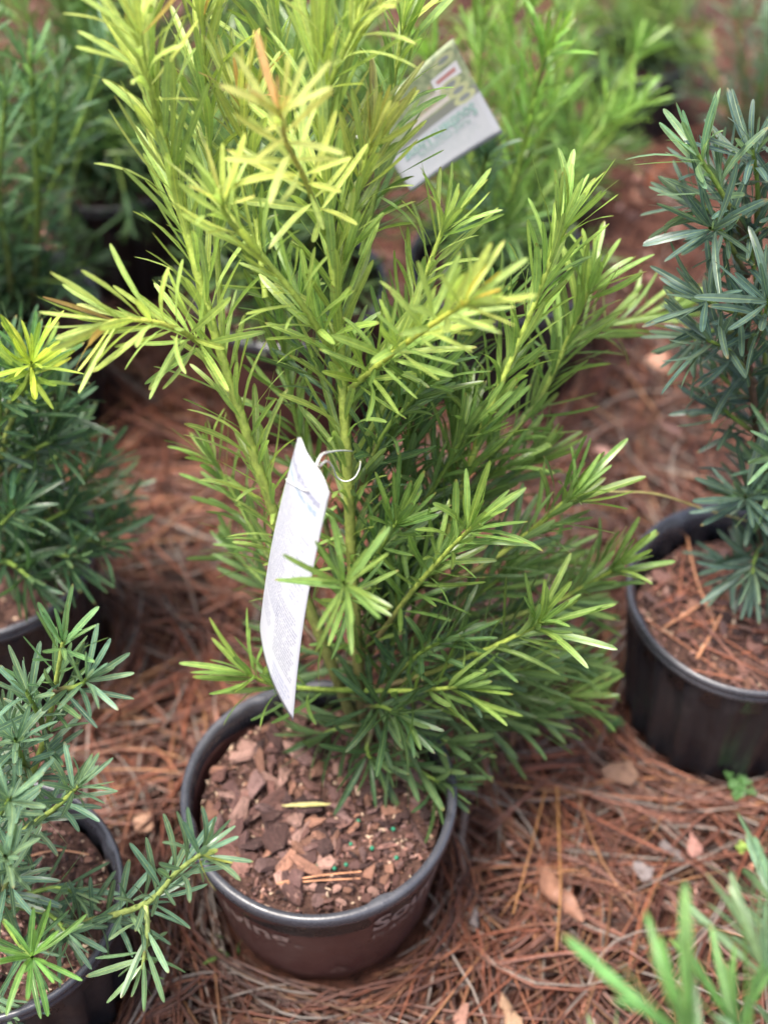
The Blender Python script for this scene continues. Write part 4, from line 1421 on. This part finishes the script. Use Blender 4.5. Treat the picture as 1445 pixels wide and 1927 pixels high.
# needles that have dropped into the fluted pot
LV, LQ, LC = [], [], []
nb = 0
for i in range(70):
    a, r = U(0, 6.28), 0.10 * math.sqrt(U(0, 1))
    c0_ = Vector((RIGHT[0] + r * math.cos(a), RIGHT[1] + r * math.sin(a), RIGHT_ZS + U(.008, .016)))
    th, ln = U(0, 6.28), U(.02, .06)
    d = Vector((math.cos(th), math.sin(th), U(-.05, .05))) * ln
    e0, e1 = c0_ - d, c0_ + d
    if any((q.xy - Vector(RIGHT[:2])).length > .112 for q in (e0, e1)):
        continue
    cc = random.choice(STRAW)
    V_, Q_, C_2 = tube([e0, c0_ + Vector((0, 0, .002)), e1], .0009, .0006, cc, cc, 4, 0)
    LV.append(V_)
    LQ.append(Q_ + nb)
    LC.append(C_2)
    nb += len(V_)
o = new_obj('needle_litter', np_mesh('needle_litter', np.concatenate(LV), np.concatenate(LQ), True, np.concatenate(LC)), M['straw'], right_pot, right_inv)
o['kind'] = 'stuff'

pts, szs, cls = [], [], []
while len(pts) < 5200:
    far = U(0, 1) < .6
    x, y = (U(-1.3, 1.4), U(1.2, 3.2)) if far else (U(-.7, .8), U(.45, 1.4))
    if in_pot(x, y, 0.01):
        continue
    pts.append((x, y, ground_z(x, y) + U(-0.004, 0.010)))
    szs.append(U(0.003, 0.011) if not far else U(0.004, 0.018))
    c = random.choice(BARK_COLS)
    f_ = U(0.6, 1.35)
    cls.append((c[0] * f_, c[1] * f_, c[2] * f_))
o = new_obj('bark_mulch', crumbs_mesh('bark_mulch', pts, szs, cls), M['chips_attr'])
tag(o, 'small crumbs of bark mulch strewn among the pine straw', 'mulch', kind='stuff')

# loose bark pieces that can be told apart
chips = [((1262, 1600), 0.020, (0.17, 0.14, 0.135), 'grey flake of bark lying in the straw right of the brown pot'),
         ((1210, 1640), 0.016, (0.19, 0.16, 0.155), 'smaller grey bark flake beside the larger grey flake'),
         ((1305, 1590), 0.020, (0.33, 0.17, 0.14), 'pinkish bark flake right of the grey flakes'),
         ((1170, 1455), 0.026, (0.22, 0.13, 0.09), 'pale bark strip on the straw near the black fluted pot'),
         ((1240, 675), 0.040, (0.40, 0.22, 0.15), 'large tan bark piece on the ground between shrub and right shrub'),
         ((275, 1545), 0.020, (0.42, 0.25, 0.17), 'pale tan chip on the ground between corner pot and brown pot'),
         ((960, 1910), 0.032, (0.30, 0.19, 0.12), 'split light wood chip at the bottom edge of the picture'),
         ((870, 1915), 0.018, (0.30, 0.16, 0.12), 'reddish chip at the bottom edge beside the split wood chip'),
         ((890, 1725), 0.018, (0.15, 0.125, 0.12), 'grey chip in the straw just right of the brown pot'),
         ((330, 1350), 0.014, (0.36, 0.26, 0.22), 'pale chip on shaded ground left of the brown pot')]
for (px, py), s, c, lab in chips:
    p = PZ(px, py, 0.017)
    o = new_obj('bark_chip', random.choice(CHIP_ME), None)
    o.color = (*c, 1)
    o.matrix_basis = chip_matrix(p, s, 0.25)
    tag(o, lab, 'bark chip')
n = 0
while n < 44:
    x, y = U(-.6, .9), U(.55, 2.6)
    if in_pot(x, y, 0.03):
        continue
    o = new_obj('bark_chip', random.choice(CHIP_ME), None)
    c = random.choice(BARK_COLS)
    o.color = (c[0] * 1.2, c[1] * 1.2, c[2] * 1.25, 1)
    o.matrix_basis = chip_matrix(Vector((x, y, ground_z(x, y) + 0.014)), U(.010, .024), 0.35)
    tag(o, 'loose reddish bark chip lying among the pine straw', 'bark chip', 'loose bark chips in the straw')
    n += 1

# dead leaf, twig, weeds and small things


def blade(name, pts, wid, mat, label, cat, curl=0.15):
    path = catmull(pts, .004)
    V, Q = [], []
    n_ = len(path)
    for i, p in enumerate(path):
        t = (path[min(i + 1, n_ - 1)] - path[max(i - 1, 0)]).normalized()
        x = t.cross(Vector((0, 0, 1)))
        if x.length < .1:
            x = t.cross(Vector((0, 1, 0)))
        x.normalize()
        up_ = x.cross(t)
        s = i / (n_ - 1)
        wv = wid * (math.sin(math.pi * min(1, max(.03, s * .94 + .03))) ** 0.6)
        for u in (-1, -.5, 0, .5, 1):
            V.append(p + x * u * wv + up_ * (curl * wv * u * u + 0.0006 * U(-1, 1) + 0.10 * wv * math.sin(9 * s + 3 * u)) + x * wv * 0.12 * math.sin(17 * s + u))
    for i in range(n_ - 1):
        for k in range(4):
            a = i * 5 + k
            Q.append((a, a + 1, a + 6, a + 5))
    o = new_obj(name, mesh(name, V, Q), mat)
    return tag(o, label, cat)


blade('dead_leaf', [PZ(1022, 1630, .012), PZ(1038, 1680, .021), PZ(1068, 1705, .015), PZ(1095, 1735, .018)], 0.011, M['dead_leaf'], 'curled tan dead leaf on the straw right of the brown pot', 'dead leaf', 0.6)
blade('fallen_leaf', [PZ(530, 1516, MAIN_ZS + .026), PZ(575, 1514, MAIN_ZS + .029), PZ(622, 1513, MAIN_ZS + .026)], 0.0024, M['yellow_leaf'], 'yellowed narrow leaf fallen on the bark in the brown pot', 'fallen leaf')


def stick(name, pts, r0, r1, mat, label, cat, group=None):
    V, Q, C = tube(catmull(pts, .006), r0, r1, (1, 1, 1), (1, 1, 1), 6, .15)
    o = new_obj(name, np_mesh(name, V, Q, True, C), mat)
    return tag(o, label, cat, group)


stick('twig', [PZ(876, 1520, .013), PZ(868, 1590, .017), PZ(872, 1640, .016), PZ(838, 1690, .014), PZ(800, 1740, .012)], .0040, .0026, M['twig'], 'grey crooked twig in the straw against the brown pot', 'twig')
stick('pine_needle', [PZ(520, 1662, MAIN_ZS + .016), PZ(600, 1648, MAIN_ZS + .017), PZ(680, 1640, MAIN_ZS + .015)], .0009, .0007, M['needle_tan'], 'upper of two tan pine needles on the bark in the brown pot', 'pine needle')
stick('pine_needle', [PZ(522, 1664, MAIN_ZS + .014), PZ(600, 1657, MAIN_ZS + .015), PZ(678, 1653, MAIN_ZS + .013)], .0009, .0007, M['needle_tan'], 'lower of two tan pine needles on the bark in the brown pot', 'pine needle')
stick('pine_needle', [PZ(1048, 1480, .03), PZ(1052, 1600, .034), PZ(1054, 1680, .032), PZ(1046, 1790, .028)], .0010, .0007, flat('ochre_needle', (0.27, 0.135, 0.045), .5, .25), 'long ochre pine needle lying on top of the straw over the dead leaf', 'pine needle')
stick('pine_needle', [PZ(1025, 1490, .03), PZ(1000, 1590, .034), PZ(965, 1720, .03)], .0010, .0007, flat('gold_needle', (0.25, 0.12, 0.045), .5, .25), 'golden pine needle slanting beside the long ochre needle', 'pine needle')
stick('dry_grass', [P(1140, 925, .93), P(1235, 930, .95), P(1330, 960, .97), P(1440, 990, .98)], .0011, .0008, M['yellow_leaf'], 'thin straw-coloured stem bridging the shrub and the black fluted pot', 'grass')
stick('pine_needle', [PZ(1290, 1000, .175), PZ(1310, 1090, .18), PZ(1345, 1180, .178)], .0013, .001, M['needle_tan'], 'reddish pine needle lying in the black fluted pot, steep one', 'pine needle')
stick('pine_needle', [PZ(1250, 1180, .175), PZ(1330, 1130, .18), PZ(1400, 1090, .178)], .0013, .001, M['needle_tan'], 'reddish pine needle crossing the soil of the black fluted pot', 'pine needle')
stick('pine_needle', [PZ(1310, 1240, .175), PZ(1350, 1170, .18), PZ(1380, 1100, .178)], .0016, .001, M['needle_tan'], 'thick reddish needle near the front of the black fluted pot', 'pine needle')
stick('pine_needle', [PZ(60, 1610, .185), PZ(110, 1600, .188), PZ(168, 1608, .186)], .001, .0008, M['needle_tan'], 'orange pine needle on the soil of the lower left corner pot', 'pine needle')

for i, (px, py) in enumerate(((674, 1545), (660, 1588), (700, 1596), (746, 1614), (595, 1630), (628, 1626), (629, 1634), (651, 1627), (505, 1610), (740, 1560), (548, 1566))):
    bmn = bmesh.new()
    bmesh.ops.create_icosphere(bmn, subdivisions=2, radius=U(.0019, .0024))
    for v in bmn.verts:
        v.co *= U(.96, 1.04)
    me = bpy.data.meshes.new('fertilizer_bead')
    bmn.to_mesh(me)
    bmn.free()
    me.polygons.foreach_set('use_smooth', [True] * len(me.polygons))
    o = new_obj('fertilizer_bead', me, M['bead'])
    o.location = PZ(px, py, MAIN_ZS + .012)
    tag(o, 'tiny dark green fertilizer bead on the bark in the brown pot', 'bead', 'fertilizer beads in the brown pot')


def weed(px, py, n, mat, label, size, hgt):
    p0 = PZ(px, py, 0.012)
    e, inv = empty('clover_weed', p0)
    tag(e, label, 'weed')
    for i in range(n):
        a = U(0, 6.28)
        r = U(.004, size)
        tip = p0 + Vector((math.cos(a) * r, math.sin(a) * r, U(.4, 1) * hgt))
        V, Q, C = tube([p0, p0.lerp(tip, .5) + Vector((0, 0, .002)), tip], .0005, .0004, (1, 1, 1), (1, 1, 1), 5, 0)
        st = new_obj('stalk', np_mesh('stalk', V, Q, True, C), mat, e, inv)
        for k in range(3):
            aa = a + k * 2.094
            V, Q = [tip], []
            c = tip + Vector((math.cos(aa), math.sin(aa), U(-.2, .5))) * .0034
            for q in range(8):
                th = q * math.pi / 4
                V.append(c + Vector((math.cos(th), math.sin(th), U(-.2, .5))) * .0027)
            V.append(c)
            for q in range(8):
                Q.append((9, 1 + q, 1 + (q + 1) % 8))
            new_obj('leaflet', mesh('leaflet', V[:], Q), mat, st)


weed(1385, 1485, 16, M['weed'], 'small green clover weed at the foot of the black fluted pot', .022, .02)
weed(1400, 1612, 4, M['lime_weed'], 'tiny lime weed in the straw near the right edge', .008, .015)
weed(1150, 1365, 5, M['weed'], 'small clover weed between the shrub skirt and the black fluted pot', .012, .015)


def tuft(px, py, n, label, hgt=.09):
    p0 = PZ(px, py, 0.01)
    e, inv = empty('grass_tuft', p0)
    tag(e, label, 'grass')
    for i in range(n):
        a = U(0, 6.28)
        k = U(.005, .03)
        b0_ = p0 + Vector((U(-.012, .012), U(-.012, .012), 0))
        pts_ = [b0_, b0_ + Vector((math.cos(a) * k * .3, math.sin(a) * k * .3, hgt * U(.4, .6))), b0_ + Vector((math.cos(a) * k, math.sin(a) * k, hgt * U(.75, 1)))]
        o = blade('grass_blade', pts_, .0022, M['grass'], None, None)
        o.parent = e
        o.matrix_parent_inverse = inv


tuft(1110, 1110, 9, 'small tuft of grass on the ground beyond the right-hand shoots', .10)
tuft(430, 1790, 4, 'few thin grass blades left of the brown pot foot', .05)
